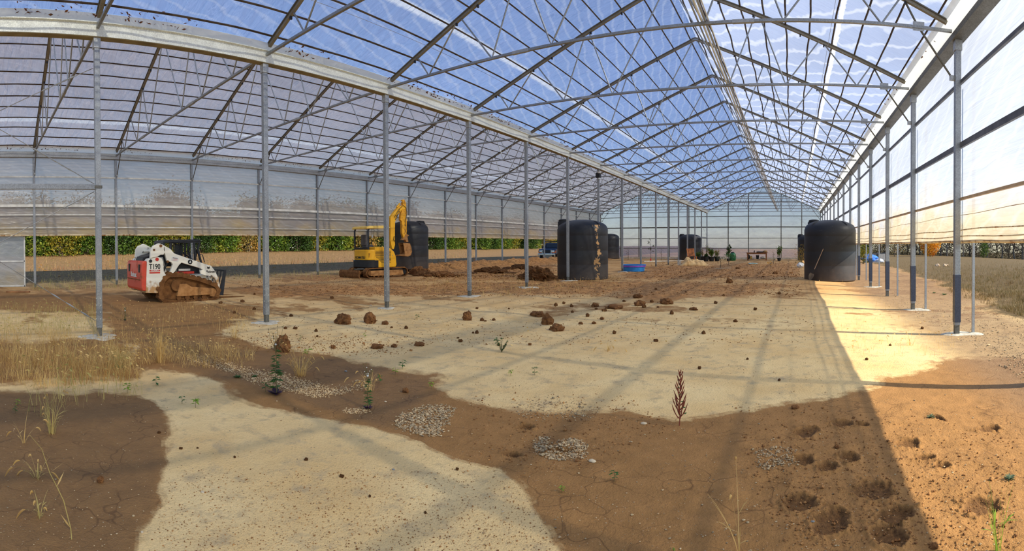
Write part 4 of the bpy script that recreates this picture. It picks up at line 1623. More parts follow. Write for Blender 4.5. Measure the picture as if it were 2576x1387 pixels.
    for v in (-.55, .62):
        MB().path([(ur0 + .12, v, fz - .1), (ur0 + .10, v, zr - .15), (ur0 + .16, v, zr)], .045, 8).build('canopy_post', M['cage'], root, smooth=1)
    MB().path([(ur0 + .12, -.55, fz + .08), (ur0 + .12, .62, fz + .08)], .04, 8).build('post_rail', M['cage'], root)
    cp = [(ur0 - .02, zr - .05), (ur0 + .0, zr + .05), (ur0 + .15, zr + .10), (ur0 + 1.0, zr + .13), (ur0 + 1.42, zr + .06), (ur0 + 1.42, zr + .02), (ur0 + .9, zr - .02), (ur0 + .2, zr - .03)]
    fix_normals(MB().prism(cp, -.62, .70).build('canopy_roof', M['komatsu_roof'], root, bevel=.03))
    MB().path([(ur0 + .3, -.58, zr - .02), (ur0 + .3, -.60, zr - .35)], .01, 6).build('mirror_arm', M['cage'], root)
    MB().box((ur0 + .3, -.62, zr - .42), (.03, .10, .16)).build('mirror', M['alu'], root, bevel=.01)
    MB().path([(ur0 + .9, .3, fz), (ur0 + .95, .3, fz + .45), (ur0 + .9, .3, fz + .55)], .02, 6).build('control_lever', M['black'], root)
    # boom: lies in the plane v = 0
    B = lambda pts: [q(a_, b_, -.05) for a_, b_ in pts]
    boom = B([(905, 810), (882, 700), (884, 380), (905, 345), (995, 232), (1050, 205), (1095, 215), (1105, 250), (1080, 265), (1045, 270), (985, 345), (948, 440), (945, 640), (948, 760), (930, 820)])
    bo = fix_normals(MB().prism(boom, -.16, .04).build('boom', M['komatsu'], root, bevel=.02))
    put_on_right(text_mesh('KOMATSU', .13, M['decal_black'], bold=True), bo, q(1000, 338, -.16)[0], -.165, q(1000, 338, -.16)[1], 1.02)
    c1, c2, c3 = B([(990, 232), (1030, 180), (1072, 132)])
    MB().tube((c1[0], -.05, c1[1]), (c2[0], -.05, c2[1]), .05, 12).build('arm_cylinder', M['komatsu'], bo, smooth=.8)
    MB().tube((c2[0], -.05, c2[1]), (c3[0], -.05, c3[1]), .028, 12).build('cylinder_rod', M['chrome'], bo, smooth=.8)
    c1, c2 = B([(935, 800), (940, 520)])
    MB().tube((c1[0] + .04, -.05, c1[1]), (c2[0] + .02, -.05, c2[1]), .05, 12).build('boom_cylinder', M['black'], bo, smooth=.8)
    hs = B([(945, 810), (955, 720), (920, 690), (925, 640), (955, 650), (960, 780)])
    MB().path([(a_, -.2, b_) for a_, b_ in hs], .016, 6).build('hose', M['black'], bo, smooth=1)
    hs = B([(930, 380), (990, 270), (1055, 205), (1095, 240), (1105, 330), (1085, 420), (1090, 500)])
    MB().path([(a_, -.19, b_) for a_, b_ in hs], .014, 6).build('hose', M['black'], bo, smooth=1)
    arm = B([(1052, 130), (1080, 122), (1100, 165), (1112, 260), (1108, 380), (1115, 560), (1105, 640), (1075, 680), (1050, 600), (1045, 430), (1025, 410), (1030, 340), (1050, 270), (1060, 200)])
    ao = fix_normals(MB().prism(arm, -.14, .02).build('stick', M['komatsu_mud'], root, bevel=.015))
    c1, c2, c3 = B([(1110, 400), (1108, 520), (1112, 615)])
    MB().tube((c1[0] + .03, -.06, c1[1]), (c2[0] + .03, -.06, c2[1]), .042, 12).build('bucket_cylinder', M['komatsu'], ao, smooth=.8)
    MB().tube((c2[0] + .03, -.06, c2[1]), (c3[0] + .05, -.06, c3[1]), .024, 12).build('cylinder_rod', M['black'], ao, smooth=.8)
    lk = B([(1080, 640), (1110, 605), (1145, 625), (1120, 645), (1135, 715), (1110, 720), (1095, 690), (1045, 690)])
    fix_normals(MB().prism(lk, -.15, .03).build('bucket_link', M['mud_light'], ao, bevel=.01))
    # bucket: open shell
    out = B([(1040, 730), (1130, 735), (1150, 790), (1160, 850), (1145, 900), (1105, 915), (1050, 905), (985, 902)])
    inn = B([(1055, 750), (1112, 750), (1118, 800), (1105, 860), (1075, 885), (1040, 895), (985, 902)])
    m_ = MB()
    prof = out + inn[::-1]
    nn = len(out)
    vs = [(u, v, z) for v in (-.28, .12) for u, z in out] + [(u, v, z) for v in (-.26, .10) for u, z in inn]
    fs = []
    for i in range(nn - 1):
        fs.append((i, i + 1, nn + i + 1, nn + i))
    ii = 2 * nn
    mm = len(inn)
    for i in range(mm - 1):
        fs.append((ii + i, ii + mm + i, ii + mm + i + 1, ii + i + 1))
    bk = m_.add(vs, fs).build('bucket', M['mud_light'], ao, solid=.02)
    for v in (-.28, .10):
        fix_normals(MB().prism(B([(1040, 735), (1130, 735), (1160, 850), (1145, 900), (1100, 912), (1060, 900), (1060, 850)]), v, v + .025).build('bucket_cheek', M['mud_light'], bk))
    for i in range(4):
        p = out[-1]
        MB().beam((p[0] + .03, -.25 + .11 * i, p[1]), (p[0] - .10, -.25 + .11 * i, p[1] - .02), .05, .03).build('bucket_tooth', M['mud'], bk)
    return root


excavator()


# ------------------------------------------------------------------ water tanks
def tank_material(name, scars=None):
    t = NT(name)
    co = t.coord()
    n = t.noise(co, 1.6, 6, .6)
    c = t.mix(t.ramp(n, .35, .7), lin((27, 28, 31)), lin((38, 39, 43)))
    sep = t.n('ShaderNodeSeparateXYZ')
    t.l(co, sep.inputs[0])
    dust = t.math('MULTIPLY', t.ramp(sep.outputs[2], 0, 1.0, .35, 0), t.noise(co, 4, 5))
    c = t.mix(dust, c, lin((140, 112, 84)))
    scr = t.ramp(t.noise(t.mapping(co, (1, 1, 6)), 3, 6, .7), .64, .70)
    c = t.mix(t.math('MULTIPLY', scr, .25), c, lin((130, 130, 132)))
    if scars:
        ang = t.math('ARCTAN2', sep.outputs[1], sep.outputs[0])
        d = t.math('ABSOLUTE', t.math('SUBTRACT', ang, scars[0]))
        nn = t.noise(co, 3.1, 6, .62)
        v = t.math('ADD', t.math('MULTIPLY', d, 2.1), t.math('MULTIPLY', t.math('SUBTRACT', .5, nn), 2.6))
        f = t.math('MULTIPLY', t.ramp(v, scars[1], scars[1] + .05, 1, 0), t.ramp(sep.outputs[2], 2.5, 2.52, 1, 0))
        c = t.mix(f, c, lin((196, 152, 96)))
    t.principled(c, t.ramp(n, .3, .7, .42, .58), 0, t.bump(n, .15, .05), .45)
    return t.m


def tank(px, py, label, lid, scars=None, R=1.19, H=2.36, crown=2.78, at=None):
    if at is None:
        x, y = ground_px(px, py)
        d = math.hypot(x, y)
        x, y = x * (1 + R / d), y * (1 + R / d)
    else:
        x, y = at
    z = gz(x, y) - .02
    to_cam = math.atan2(-y, -x)
    o = empty('water_tank', (x, y, z), 0, label, 'water tank', 'large black water tanks')
    mt = tank_material('tank_plastic', (to_cam + scars[0], scars[1]) if scars else None)
    prof = [(R * .97, 0), (R, .04), (R, .66), (R * .9975, .68), (R * .9975, .72), (R, .74), (R, 1.30), (R * .9975, 1.32), (R * .9975, 1.36), (R, 1.38), (R, 1.98), (R * .9975, 2.0), (R * .9975, 2.04), (R, 2.06), (R, H - .04), (R * .985, H + .0)]
    for k in range(1, 9):
        a = k / 8
        prof.append((R * .985 * math.cos(a * math.pi / 2 * .93), H + (crown - H) * math.sin(a * math.pi / 2)))
    sh = MB().lathe(prof, 64, cap=True).build('shell', mt, o, smooth=.5)
    # moulded ribs on the crown
    for k in range(4):
        a = to_cam + k * math.pi / 2 + .75
        pts = []
        for s_ in (.93, .85, .72, .58):
            rr = R * s_
            zz = H + (crown - H) * math.sqrt(max(0, 1 - (s_ / 1.0) ** 2)) + .005
            pts.append((rr * math.cos(a), rr * math.sin(a), zz))
        MB().path(pts, [.02, .045, .04, .015], 8).build('crown_rib', mt, o, smooth=1)
    if lid is not None:
        a = to_cam + lid
        cx, cy = .90 * math.cos(a), .90 * math.sin(a)
        MB().lathe([(.30, -.2), (.30, .10), (.285, .13), (.22, .14)], 28, (cx, cy, H + .22)).build('neck', M['black'], o, smooth=.6)
        li = MB().lathe([(.23, 0), (.245, .01), (.245, .07), (.22, .10), (.10, .12), (0, .12)], 28, (cx, cy, H + .35), cap=False).build('lid', M['black'], o, smooth=.6)
        for k in range(10):
            aa = k * math.pi / 5
            MB().box((cx + .245 * math.cos(aa), cy + .245 * math.sin(aa), H + .39), (.03, .03, .06), aa).build('lid_grip', M['black'], li)
    return o


T1 = tank(1027, 688, 'black tank behind the yellow excavator with a lid at its right', 2.2)
o = MB().box((0, 0, 0), (.012, .14, .07)).build('white_label', M['white'])
_t = T1.location
_a = math.atan2(-_t.y, -_t.x)
o.parent = T1
o.matrix_local = Matrix.Translation((.80 * math.cos(_a + 2.2) + .30 * math.cos(_a), .80 * math.sin(_a + 2.2) + .30 * math.sin(_a), 2.46)) @ Matrix.Rotation(_a, 4, 'Z')
T2 = tank(1466, 706, 'black tank with tan scars down its side, beside the sixth middle post', -1.80, (.60, .02), R=1.19)
T3 = tank(1533, 654, 'small looking dark tank in the far left bay, half hidden by the scarred tank', None, at=(-20.0, 53.5))
T4 = tank(1750, 655, 'black tank by the end wall behind the last middle posts', -1.75, at=(-11.0, 54.6))
T5 = tank(2088, 710, 'black tank with a shovel leaning on it, by the right wall', -2.15)
T7 = tank(2030, 655, 'distant tank partly hidden behind the shovel tank', -1.6, at=(1.75, 54.2))
# ------------------------------------------------------------------ plants
def leaf_mat(name, c1, c2, c3=None, scale=.8, rough=.6, trans=.3):
    t = NT(name)
    co = t.coord()
    geo = t.n('ShaderNodeNewGeometry')
    rnd = geo.outputs['Random Per Island']
    c = t.mix(rnd, lin(c1), lin(c2))
    if c3:
        c = t.mix(t.ramp(t.noise(co, scale, 3), .5, .62), c, lin(c3))
    d = t.n('ShaderNodeBsdfPrincipled')
    t.l(c, d.inputs['Base Color'])
    d.inputs['Roughness'].default_value = rough
    d.inputs['Specular IOR Level'].default_value = .25
    tr = t.n('ShaderNodeBsdfTranslucent')
    t.l(c, tr.inputs[0])
    m = t.n('ShaderNodeMixShader')
    m.inputs[0].default_value = trans
    t.l(d.outputs[0], m.inputs[1])
    t.l(tr.outputs[0], m.inputs[2])
    t.l(m.outputs[0], t.out.inputs[0])
    return t.m


M['leaf_green'] = leaf_mat('leaf_green', (38, 66, 18), (92, 118, 36), (128, 134, 42))
M['leaf_dark'] = leaf_mat('leaf_dark_green', (24, 42, 14), (58, 84, 28), (78, 104, 34))
M['leaf_yellow'] = leaf_mat('leaf_yellow_green', (78, 96, 28), (160, 138, 42), (60, 88, 28))
M['leaf_brown'] = leaf_mat('leaf_brown', (150, 118, 60), (118, 116, 54), (172, 126, 60))
M['leaf_orange'] = leaf_mat('leaf_orange', (214, 140, 30), (226, 170, 50), (196, 110, 36))
M['straw'] = leaf_mat('straw', (240, 208, 140), (214, 176, 104), (190, 150, 88), 2, .7, .4)
M['straw_green'] = leaf_mat('green_straw', (196, 180, 110), (222, 194, 126), (160, 152, 84), 2, .7, .4)
M['weed_green'] = leaf_mat('weed_green', (58, 98, 56), (88, 124, 62), None)
M['weed_light'] = leaf_mat('seedling_green', (110, 150, 48), (156, 178, 66), None)
M['rosette'] = leaf_mat('rosette_green', (92, 112, 84), (118, 134, 104), None)
M['purple_leaf'] = leaf_mat('purple_leaf', (96, 62, 88), (74, 66, 82), None)
M['red_stem'] = leaf_mat('amaranth_red', (142, 74, 52), (112, 52, 42), None, 1, .7, .1)
M['stem'] = simple('stem', (112, 104, 60), (88, 78, 48), .7)
M['bark'] = simple('bark', (96, 84, 70), (66, 58, 48), .9, 0, 4, .4, 20)
M['bark_grey'] = simple('grey_bark', (120, 112, 102), (78, 70, 62), .9, 0, 3)
M['petal'] = simple('white_down', (240, 240, 236), (226, 226, 222), .7)


def leaves_np(r, centers, size, aspect=.5, droop=.0):
    """one quad per centre, random turn"""
    n = len(centers)
    a = r.normal(0, 1, (n, 3))
    a /= np.linalg.norm(a, axis=1)[:, None]
    b = r.normal(0, 1, (n, 3))
    b -= (b * a).sum(1)[:, None] * a
    b /= np.linalg.norm(b, axis=1)[:, None]
    s = (size * r.uniform(.6, 1.3, n))[:, None]
    a, b = a * s, b * s * aspect
    V = np.stack([centers - a, centers - b * .9, centers + a, centers + b * .9], 1).reshape(-1, 3)
    F = np.arange(4 * n).reshape(n, 4)
    return V, F


def shrub_kind(seed, w, h, nleaf, leaf, mat, stem_mat, dens=1., bare=False):
    r = np.random.default_rng(seed)
    nb = 16
    cs = []
    root = empty('shrub', (0, 0, 0))
    st = MB()
    for i in range(nb):
        a = r.uniform(0, 6.28)
        rr = w * .75 * math.sqrt(r.uniform(0, 1))
        top = Vector((rr * math.cos(a), rr * math.sin(a), h * r.uniform(.35, .92)))
        mid = Vector((rr * .35 * math.cos(a + .3), rr * .35 * math.sin(a + .3), top.z * .45))
        st.path([(rr * .1 * math.cos(a), rr * .1 * math.sin(a), -.15), mid, top], [.05, .035, .012], 5)
        for _ in range(3):
            e = top + Vector((r.uniform(-.6, .6), r.uniform(-.6, .6), r.uniform(-.2, .5)))
            st.path([mid.lerp(top, r.uniform(.3, .9)), e], [.015, .006], 4)
        m = int(nleaf / nb)
        c = np.array(top) + r.normal(0, 1, (m, 3)) * np.array([w * .28, w * .28, h * .13])
        cs.append(c)
    # skirt down to the ground
    m = int(nleaf * .5)
    a = r.uniform(0, 6.28, m)
    rr = w * (.75 + .2 * r.normal(0, 1, m))
    cs.append(np.stack([rr * np.cos(a), rr * np.sin(a), np.abs(r.uniform(0, .6, m)) * h], 1))
    c = np.concatenate(cs)
    c[:, 2] = np.clip(c[:, 2], .05, None)
    V, F = leaves_np(r, c, leaf, .62)
    np_mesh('foliage', V, F, mat, root)
    st.build('stems', stem_mat, root)
    return root


KINDS = {
    'deep green': shrub_kind(1, 1.7, 4.4, 6000, .09, M['leaf_dark'], M['bark']),
    'bright green': shrub_kind(2, 1.6, 4.0, 6000, .095, M['leaf_green'], M['bark']),
    'yellowing': shrub_kind(3, 1.5, 3.8, 5400, .088, M['leaf_yellow'], M['bark']),
    'brownish': shrub_kind(4, 1.4, 3.6, 3400, .08, M['leaf_brown'], M['bark_grey']),
}
_used = set()


def place_kind(kind, x, y, s, rz, label, group, cat='shrub', z=None, name=None):
    src = KINDS[kind]
    o = src if kind not in _used else copy_tree(src)
    _used.add(kind)
    o.location = (x, y, gz(x, y) if z is None else z)
    o.scale = (s, s, s)
    o.rotation_euler = (0, 0, rz)
    if name:
        o.name = name
    return tag(o, label, cat, group)


seq = ['deep green', 'bright green', 'yellowing', 'bright green', 'deep green', 'bright green', 'yellowing', 'deep green', 'bright green', 'brownish',
       'bright green', 'deep green', 'yellowing', 'bright green', 'brownish', 'deep green', 'bright green', 'yellowing']
rr_ = random.Random(21)
yy, i = 1.5, 0
counts = {}
WORDS = ORD + ['eighteenth', 'nineteenth', 'twentieth', 'twenty-first', 'twenty-second', 'twenty-third']
while yy < 98:
    k = seq[i % len(seq)]
    counts[k] = counts.get(k, 0) + 1
    c = counts[k]
    place_kind(k, -42.5 + rr_.uniform(-.8, .8), yy, rr_.uniform(.9, 1.12), rr_.uniform(0, 6.28),
               f'{k} shrub of the hedgerow beyond the left wall, {WORDS[min(c, 23)]} of its colour along', 'hedgerow shrubs beyond the left wall')
    yy += 2.3 * (1 + yy / 130)
    i += 1
NH = i
yy, i = 3.0, 3
while yy < 104:
    k = seq[(i * 5) % len(seq)]
    counts[k + 'b'] = counts.get(k + 'b', 0) + 1
    place_kind(k, -46.5 + rr_.uniform(-.8, .8), yy, rr_.uniform(1.1, 1.35), rr_.uniform(0, 6.28),
               f'{k} tall shrub in the back row of the hedgerow, {WORDS[min(counts[k + "b"], 23)]} of its colour along', 'back row of the hedgerow beyond the left wall')
    yy += 2.6 * (1 + yy / 130)
    i += 1


def bare_tree(seed, h, twig=220):
    r = random.Random(seed)
    root = empty('bare_tree', (0, 0, 0))
    mb = MB()
    tw = MB()

    def grow(p, d, L, rad, lvl):
        e = p + d * L
        mid = p.lerp(e, .5) + Vector((r.uniform(-1, 1), r.uniform(-1, 1), 0)) * L * .06
        (mb if lvl < 2 else tw).path([p, mid, e], [rad, rad * .8, rad * .6], 5 if lvl < 2 else 3, cap=False)
        if lvl >= 4:
            return
        for _ in range(3 if lvl < 3 else 3):
            nd = (d + Vector((r.uniform(-1, 1), r.uniform(-1, 1), r.uniform(-.15, .7))) * .75).normalized()
            grow(p.lerp(e, r.uniform(.45, 1)), nd, L * r.uniform(.55, .75), rad * .5, lvl + 1)
    grow(Vector((0, 0, -.3)), Vector((r.uniform(-.05, .05), r.uniform(-.05, .05), 1)).normalized(), h * .42, .16, 0)
    for _ in range(9):
        a = r.uniform(0, 6.28)
        grow(Vector((0, 0, r.uniform(.3, h * .35))), Vector((math.cos(a), math.sin(a), r.uniform(.2, .9))).normalized(), h * .2, .05, 2)
    mb.build('trunk', M['bark_grey'], root)
    tw.build('twigs', M['bark'], root)
    return root


BT = [bare_tree(5, 7.5), bare_tree(6, 8.5), bare_tree(9, 6.5)]
rr_ = random.Random(4)
NB = 34
for i in range(NB):
    az = math.radians(6.5 + 25.5 * i / (NB - 1) + rr_.uniform(-.25, .25))
    d = 92 + rr_.uniform(-6, 6)
    src = BT[i % 3]
    o = src if i < 3 else copy_tree(src)
    x, y = d * math.sin(az), d * math.cos(az)
    o.location = (x, y, float(base_z(x, y)) - .1)
    s = rr_.uniform(.85, 1.15)
    o.scale = (s * 1.1, s * 1.1, s)
    o.rotation_euler = (0, 0, rr_.uniform(0, 6.28))
    tag(o, 'bare grey autumn tree in the wood line beyond the right field', 'tree', 'bare trees beyond the right field')
# undergrowth of the wood line
rr2 = np.random.default_rng(3)
n = 44000
az = np.radians(rr2.uniform(5.5, 33, n))
d = rr2.uniform(90, 101, n)
x, y = d * np.sin(az), d * np.cos(az)
hh = rr2.uniform(0, 1, n) ** 1.3 * (3.0 + 3.5 * fbm(az * 60, az * 0, 3))
V, F = leaves_np(rr2, np.stack([x, y, base_z(x, y) + hh], 1), .15, .35)
M['brush'] = leaf_mat('brush', (92, 80, 62), (66, 58, 44), (104, 98, 58), .3)
tag(np_mesh('undergrowth', V, F, M['brush']), 'dark tangled undergrowth below the bare trees across the right field', 'undergrowth', kind='stuff')


def small_tree(px, dist, w, h, mat, label, name='small_tree', seed=0, n=1500, leaf=.1, cat='tree'):
    d = ray(px, 620)
    k = dist / math.hypot(d[0], d[1])
    x, y = d[0] * k, d[1] * k
    r = np.random.default_rng(seed)
    root = empty(name, (x, y, gz(x, y) - .05), 0, label, cat)
    c = r.normal(0, 1, (n, 3))
    c /= np.linalg.norm(c, axis=1)[:, None]
    c *= (r.uniform(0, 1, n) ** .4)[:, None]
    taper = 1 - .35 * np.clip(c[:, 2], 0, 1)
    c = np.stack([c[:, 0] * w / 2 * taper, c[:, 1] * w / 2 * taper, h * .50 + c[:, 2] * h * .50], 1)
    V, F = leaves_np(r, c, leaf, .6)
    np_mesh('foliage', V, F, mat, root)
    MB().path([(0, 0, -.1), (.04, 0, h * .4), (0, .03, h * .85)], [.07, .05, .015], 6).build('trunk', M['bark'], root)
    return root


small_tree(2340, 78, 3.4, 4.6, M['leaf_orange'], 'orange and gold leafed tree at the edge of the right field', 'autumn_tree', 1, 2600, .13)
small_tree(2170, 74, 3.2, 4.8, M['leaf_dark'], 'dark green tree seen between the first outer posts past the shovel tank', 'green_tree', 2, 1800, .14)
small_tree(2476, 82, 1.8, 2.9, M['leaf_green'], 'small green bush before the bare wood, right part of the field', 'green_bush', 3, 700, .10, 'shrub')
small_tree(2172, 46, 1.5, 1.9, M['leaf_yellow'], 'yellow bush beyond the right wall just past the shovel tank', 'yellow_bush', 4, 700, .07, 'shrub')
small_tree(2250, 76, 4.6, 4.4, M['leaf_brown'], 'brown twiggy bush between the slim outer posts at the field edge', 'twiggy_bush', 6, 900, .08, 'shrub')


# ------------------------------------------------------------------ grasses
def blades(name, polys, n, h, w, mat, label, seed, heads=.12, lean=1.0, pxspace=True, cat='grass', clump_=.5):
    r = np.random.default_rng(seed)
    allx = [q[0] for p in polys for q in p]
    ally = [q[1] for p in polys for q in p]
    xs = r.uniform(min(allx), max(allx), n * 14)
    ys = r.uniform(min(ally), max(ally), n * 14)
    ok = np.zeros(len(xs), bool)
    for p in polys:
        ok |= in_poly(xs, ys, p)
    gx, gy = ground_px_v(xs[ok], ys[ok])
    keep = vnoise(gx * 2.2 + seed, gy * 2.2) > clump_ * r.random(len(gx)) + .12
    P = np.stack([gx[keep], gy[keep]], 1)[:n]
    m = len(P)
    z = detail_z(P[:, 0], P[:, 1])
    H = h * r.uniform(.35, 1.15, m)
    a = r.uniform(0, 6.283, m)
    ln = lean * r.uniform(.2, 1.1, m)
    side = a + math.pi / 2
    Vs, Fs = [], []
    segs = 4
    dirx, diry = np.cos(a), np.sin(a)
    sx, sy = np.cos(side), np.sin(side)
    ww = w * r.uniform(.6, 1.4, m)
    rows = []
    for k in range(segs + 1):
        t_ = k / segs
        off = H * ln * t_ ** 1.8
        zz = z + H * t_ * np.sqrt(np.maximum(.1, 1 - (ln * t_) ** 2 * .55)) - .01
        wk = ww * (1 - .85 * t_)
        cx, cy = P[:, 0] + dirx * off, P[:, 1] + diry * off
        rows.append((np.stack([cx - sx * wk, cy - sy * wk, zz], 1), np.stack([cx + sx * wk, cy + sy * wk, zz], 1)))
    V = np.concatenate([np.concatenate([L, R_]) for L, R_ in rows])
    ids = np.arange(m)
    for k in range(segs):
        b = k * 2 * m
        Fs.append(np.stack([b + ids, b + m + ids, b + 3 * m + ids, b + 2 * m + ids], 1))
    F = np.concatenate(Fs)
    # seed heads: short fat ribbons at some tips
    hs = np.where(r.random(m) < heads)[0]
    if len(hs):
        tip = (rows[-1][0][hs] + rows[-1][1][hs]) / 2
        dx = np.stack([dirx[hs], diry[hs], -.35 * np.ones(len(hs))], 1) * (.030 + .02 * r.random(len(hs)))[:, None]
        up = np.stack([sx[hs], sy[hs], .25 * np.ones(len(hs))], 1) * .006
        q = np.stack([tip - dx * .3, tip + dx * .3 + up + [0, 0, .008], tip + dx, tip + dx * .3 - up - [0, 0, .008]], 1).reshape(-1, 3)
        F = np.concatenate([F, len(V) + np.arange(len(q)).reshape(-1, 4)])
        V = np.concatenate([V, q])
    o = np_mesh(name, V, F, mat)
    return tag(o, label, cat, kind='stuff')


blades('dry_grass', [[(-60, 830), (250, 850), (330, 905), (330, 960), (100, 975), (-60, 960)]], 3600, .30, .0024, M['straw'],
       'thick dry straw grass left of the nearest middle post', 1, .07)
blades('dry_grass', [[(-40, 770), (250, 775), (255, 850), (-40, 850)]], 1100, .34, .0026, M['straw_green'], 'thin foxtail grass on pale sand behind the near straw', 2, .2, .9)
blades('dry_grass', [[(265, 850), (480, 870), (640, 880), (640, 930), (430, 925), (330, 960), (280, 930)]], 1900, .22, .0024, M['straw'],
       'dry straw grass between the near post foot and the gravel strip', 3, .1)
blades('dry_grass', [[(270, 770), (640, 775), (700, 800), (560, 860), (290, 850)]], 600, .26, .0028, M['straw'], 'sparse dry grass on the mud beside the two nearest posts', 4, .2)
blades('dry_grass', [[(20, 905), (330, 905), (360, 1000), (60, 1060)]], 240, .40, .0028, M['straw_green'], 'loose arching straw over the brown mud at the left', 5, .3, .9)
blades('dry_grass', [[(1060, 690), (1400, 690), (1560, 700), (1560, 728), (1250, 750), (1050, 735)]], 1500, .24, .0045, M['straw'], 'thin dry grass on the dug ground between the middle posts', 6, .1)
blades('dry_grass', [[(70, 700), (380, 700), (380, 726), (70, 732)], [(560, 690), (900, 684), (900, 700), (560, 708)]], 1500, .30, .006, M['straw_green'], 'dry grass along the foot of the left wall', 7, .1)
blades('field_grass', [[(70, 645), (1000, 642), (1200, 650), (1200, 664), (900, 676), (70, 700)]], 9000, .26, .014, leaf_mat('bank_grass', (168, 134, 94), (122, 112, 64), (146, 104, 76), .6), 'brown and green grass of the strip before the hedgerow', 8, .0, .5, clump_=.7)
blades('field_grass', [[(2170, 655), (2320, 655), (2576, 650), (2640, 652), (2640, 820), (2576, 800), (2500, 772), (2400, 742), (2330, 700)]], 11000, .16, .006, leaf_mat('field_grass', (156, 130, 84), (104, 96, 54), (128, 104, 66), .9),
       'short browning grass of the field beyond the right wall', 9, .0, .6, clump_=.6)
blades('dry_grass', [[(2040, 712), (2170, 705), (2400, 760), (2400, 900), (2150, 900), (2090, 780)]], 500, .16, .0026, M['straw'], 'wispy dry grass on the sunlit strip by the right wall', 10, .1, .9, clump_=.8)
blades('dry_grass', [[(780, 760), (1400, 740), (1700, 760), (1700, 880), (1000, 890)]], 420, .13, .0022, M['straw'], 'scattered dry wisps on the pale middle ground', 11, .05, .9, clump_=.9)


def clump_grass(px, py, n, h, spread, mat, label, seed, head=True, w=.003, lean=.5, name='grass_clump'):
    o = gp(px, py)
    r = random.Random(seed)
    root = empty(name, o, 0, label, 'grass')
    bl, hd = MB(), MB()
    for i in range(n):
        a = r.uniform(0, 6.28)
        L = h * r.uniform(.4, 1.1)
        ln = lean * r.uniform(.2, 1.2)
        b0 = Vector((math.cos(a) * spread * r.random() * .3, math.sin(a) * spread * r.random() * .3, -.01))
        pts = []
        for k in range(6):
            t_ = k / 5
            pts.append(b0 + Vector((math.cos(a) * L * ln * t_ ** 1.5, math.sin(a) * L * ln * t_ ** 1.5, L * t_ * math.sqrt(max(.1, 1 - (ln * t_) ** 2 * .6)))))
        side = Vector((-math.sin(a), math.cos(a), 0))
        ww = w * r.uniform(.6, 1.4)
        vs = []
        for k, p in enumerate(pts):
            q = ww * (1 - .8 * k / 5)
            vs += [p - side * q, p + side * q]
        bl.add(vs, [(2 * k, 2 * k + 1, 2 * k + 3, 2 * k + 2) for k in range(5)])
        if r.random() < .5:        # a blade leaving the stem
            p = pts[2]
            a2 = a + r.uniform(-1.5, 1.5)
            d2 = Vector((math.cos(a2), math.sin(a2), .5)).normalized()
            s2 = Vector((-math.sin(a2), math.cos(a2), 0)) * ww * 1.6
            e1, e2 = p + d2 * L * .16, p + d2 * L * .3 + Vector((0, 0, -L * .05))
            bl.add([p - s2 * .4, p + s2 * .4, e1 + s2, e1 - s2, e2], [(0, 1, 2, 3), (3, 2, 4)])
        if head and r.random() < .3:
            p = pts[-1]
            d2 = (pts[-1] - pts[-2]).normalized()
            hp = [p + d2 * .015 * k + Vector((0, 0, -.004 * k * k)) for k in range(5)]
            hd.path(hp, [.002, .006, .007, .006, .002], 5)
    tag(bl.build('blades', mat, root), kind='stuff')
    if hd.v:
        tag(hd.build('seed_heads', M['straw'], root), kind='stuff')
    return root


clump_grass(755, 945, 70, .42, .3, M['straw'], 'dry straw clump in the mud behind the gravel strip', 1, lean=.85)
clump_grass(402, 912, 90, .62, .2, M['straw'], 'tall tied looking straw tuft right of the nearest post', 2, lean=.42)
clump_grass(300, 920, 90, .40, .25, M['straw_green'], 'grey green grass tuft sprawling on the mud', 3, lean=1.0)
clump_grass(130, 1092, 34, .45, .14, M['straw_green'], 'pale upright grass on the brown mud at the left', 4, lean=.5)
clump_grass(95, 1205, 14, .16, .1, M['straw_green'], 'tiny green and straw tuft low at the left edge', 5, lean=.9)
clump_grass(100, 1302, 14, .16, .06, M['straw_green'], 'small pale tuft near the lower left corner', 6, lean=.9)
clump_grass(60, 1118, 8, .30, .05, M['straw'], 'bent foxtail stems at the left edge of the mud', 7, lean=.9)
clump_grass(590, 852, 40, .42, .2, M['straw'], 'dry tuft between the two nearest posts', 8, lean=.6)
clump_grass(2110, 700, 40, .55, .3, M['straw'], 'arching foxtail tuft against the foot of the shovel tank', 9, lean=.9, w=.006)
clump_grass(2510, 1387, 10, .5, .08, M['weed_light'], 'thin green weed rising at the lower right edge', 10, lean=.25)
clump_grass(1860, 1387, 5, .42, .05, M['straw'], 'two long straw stems at the bottom right of the mud', 11, lean=.5)
clump_grass(930, 985, 22, .30, .2, M['straw'], 'sprawling pale straw beside the purple based weed', 12, lean=1.1)
clump_grass(1530, 885, 18, .22, .2, M['straw'], 'brown fallen wisps on the pale ground', 13, lean=1.15)
clump_grass(2290, 870, 16, .26, .2, M['straw'], 'small dry tuft on the sunlit strip by the right wall', 14, lean=.9)
clump_grass(1375, 700, 30, .5, .3, M['straw'], 'thin straw on the dark mound by the scarred tank', 15, lean=.6, w=.006)

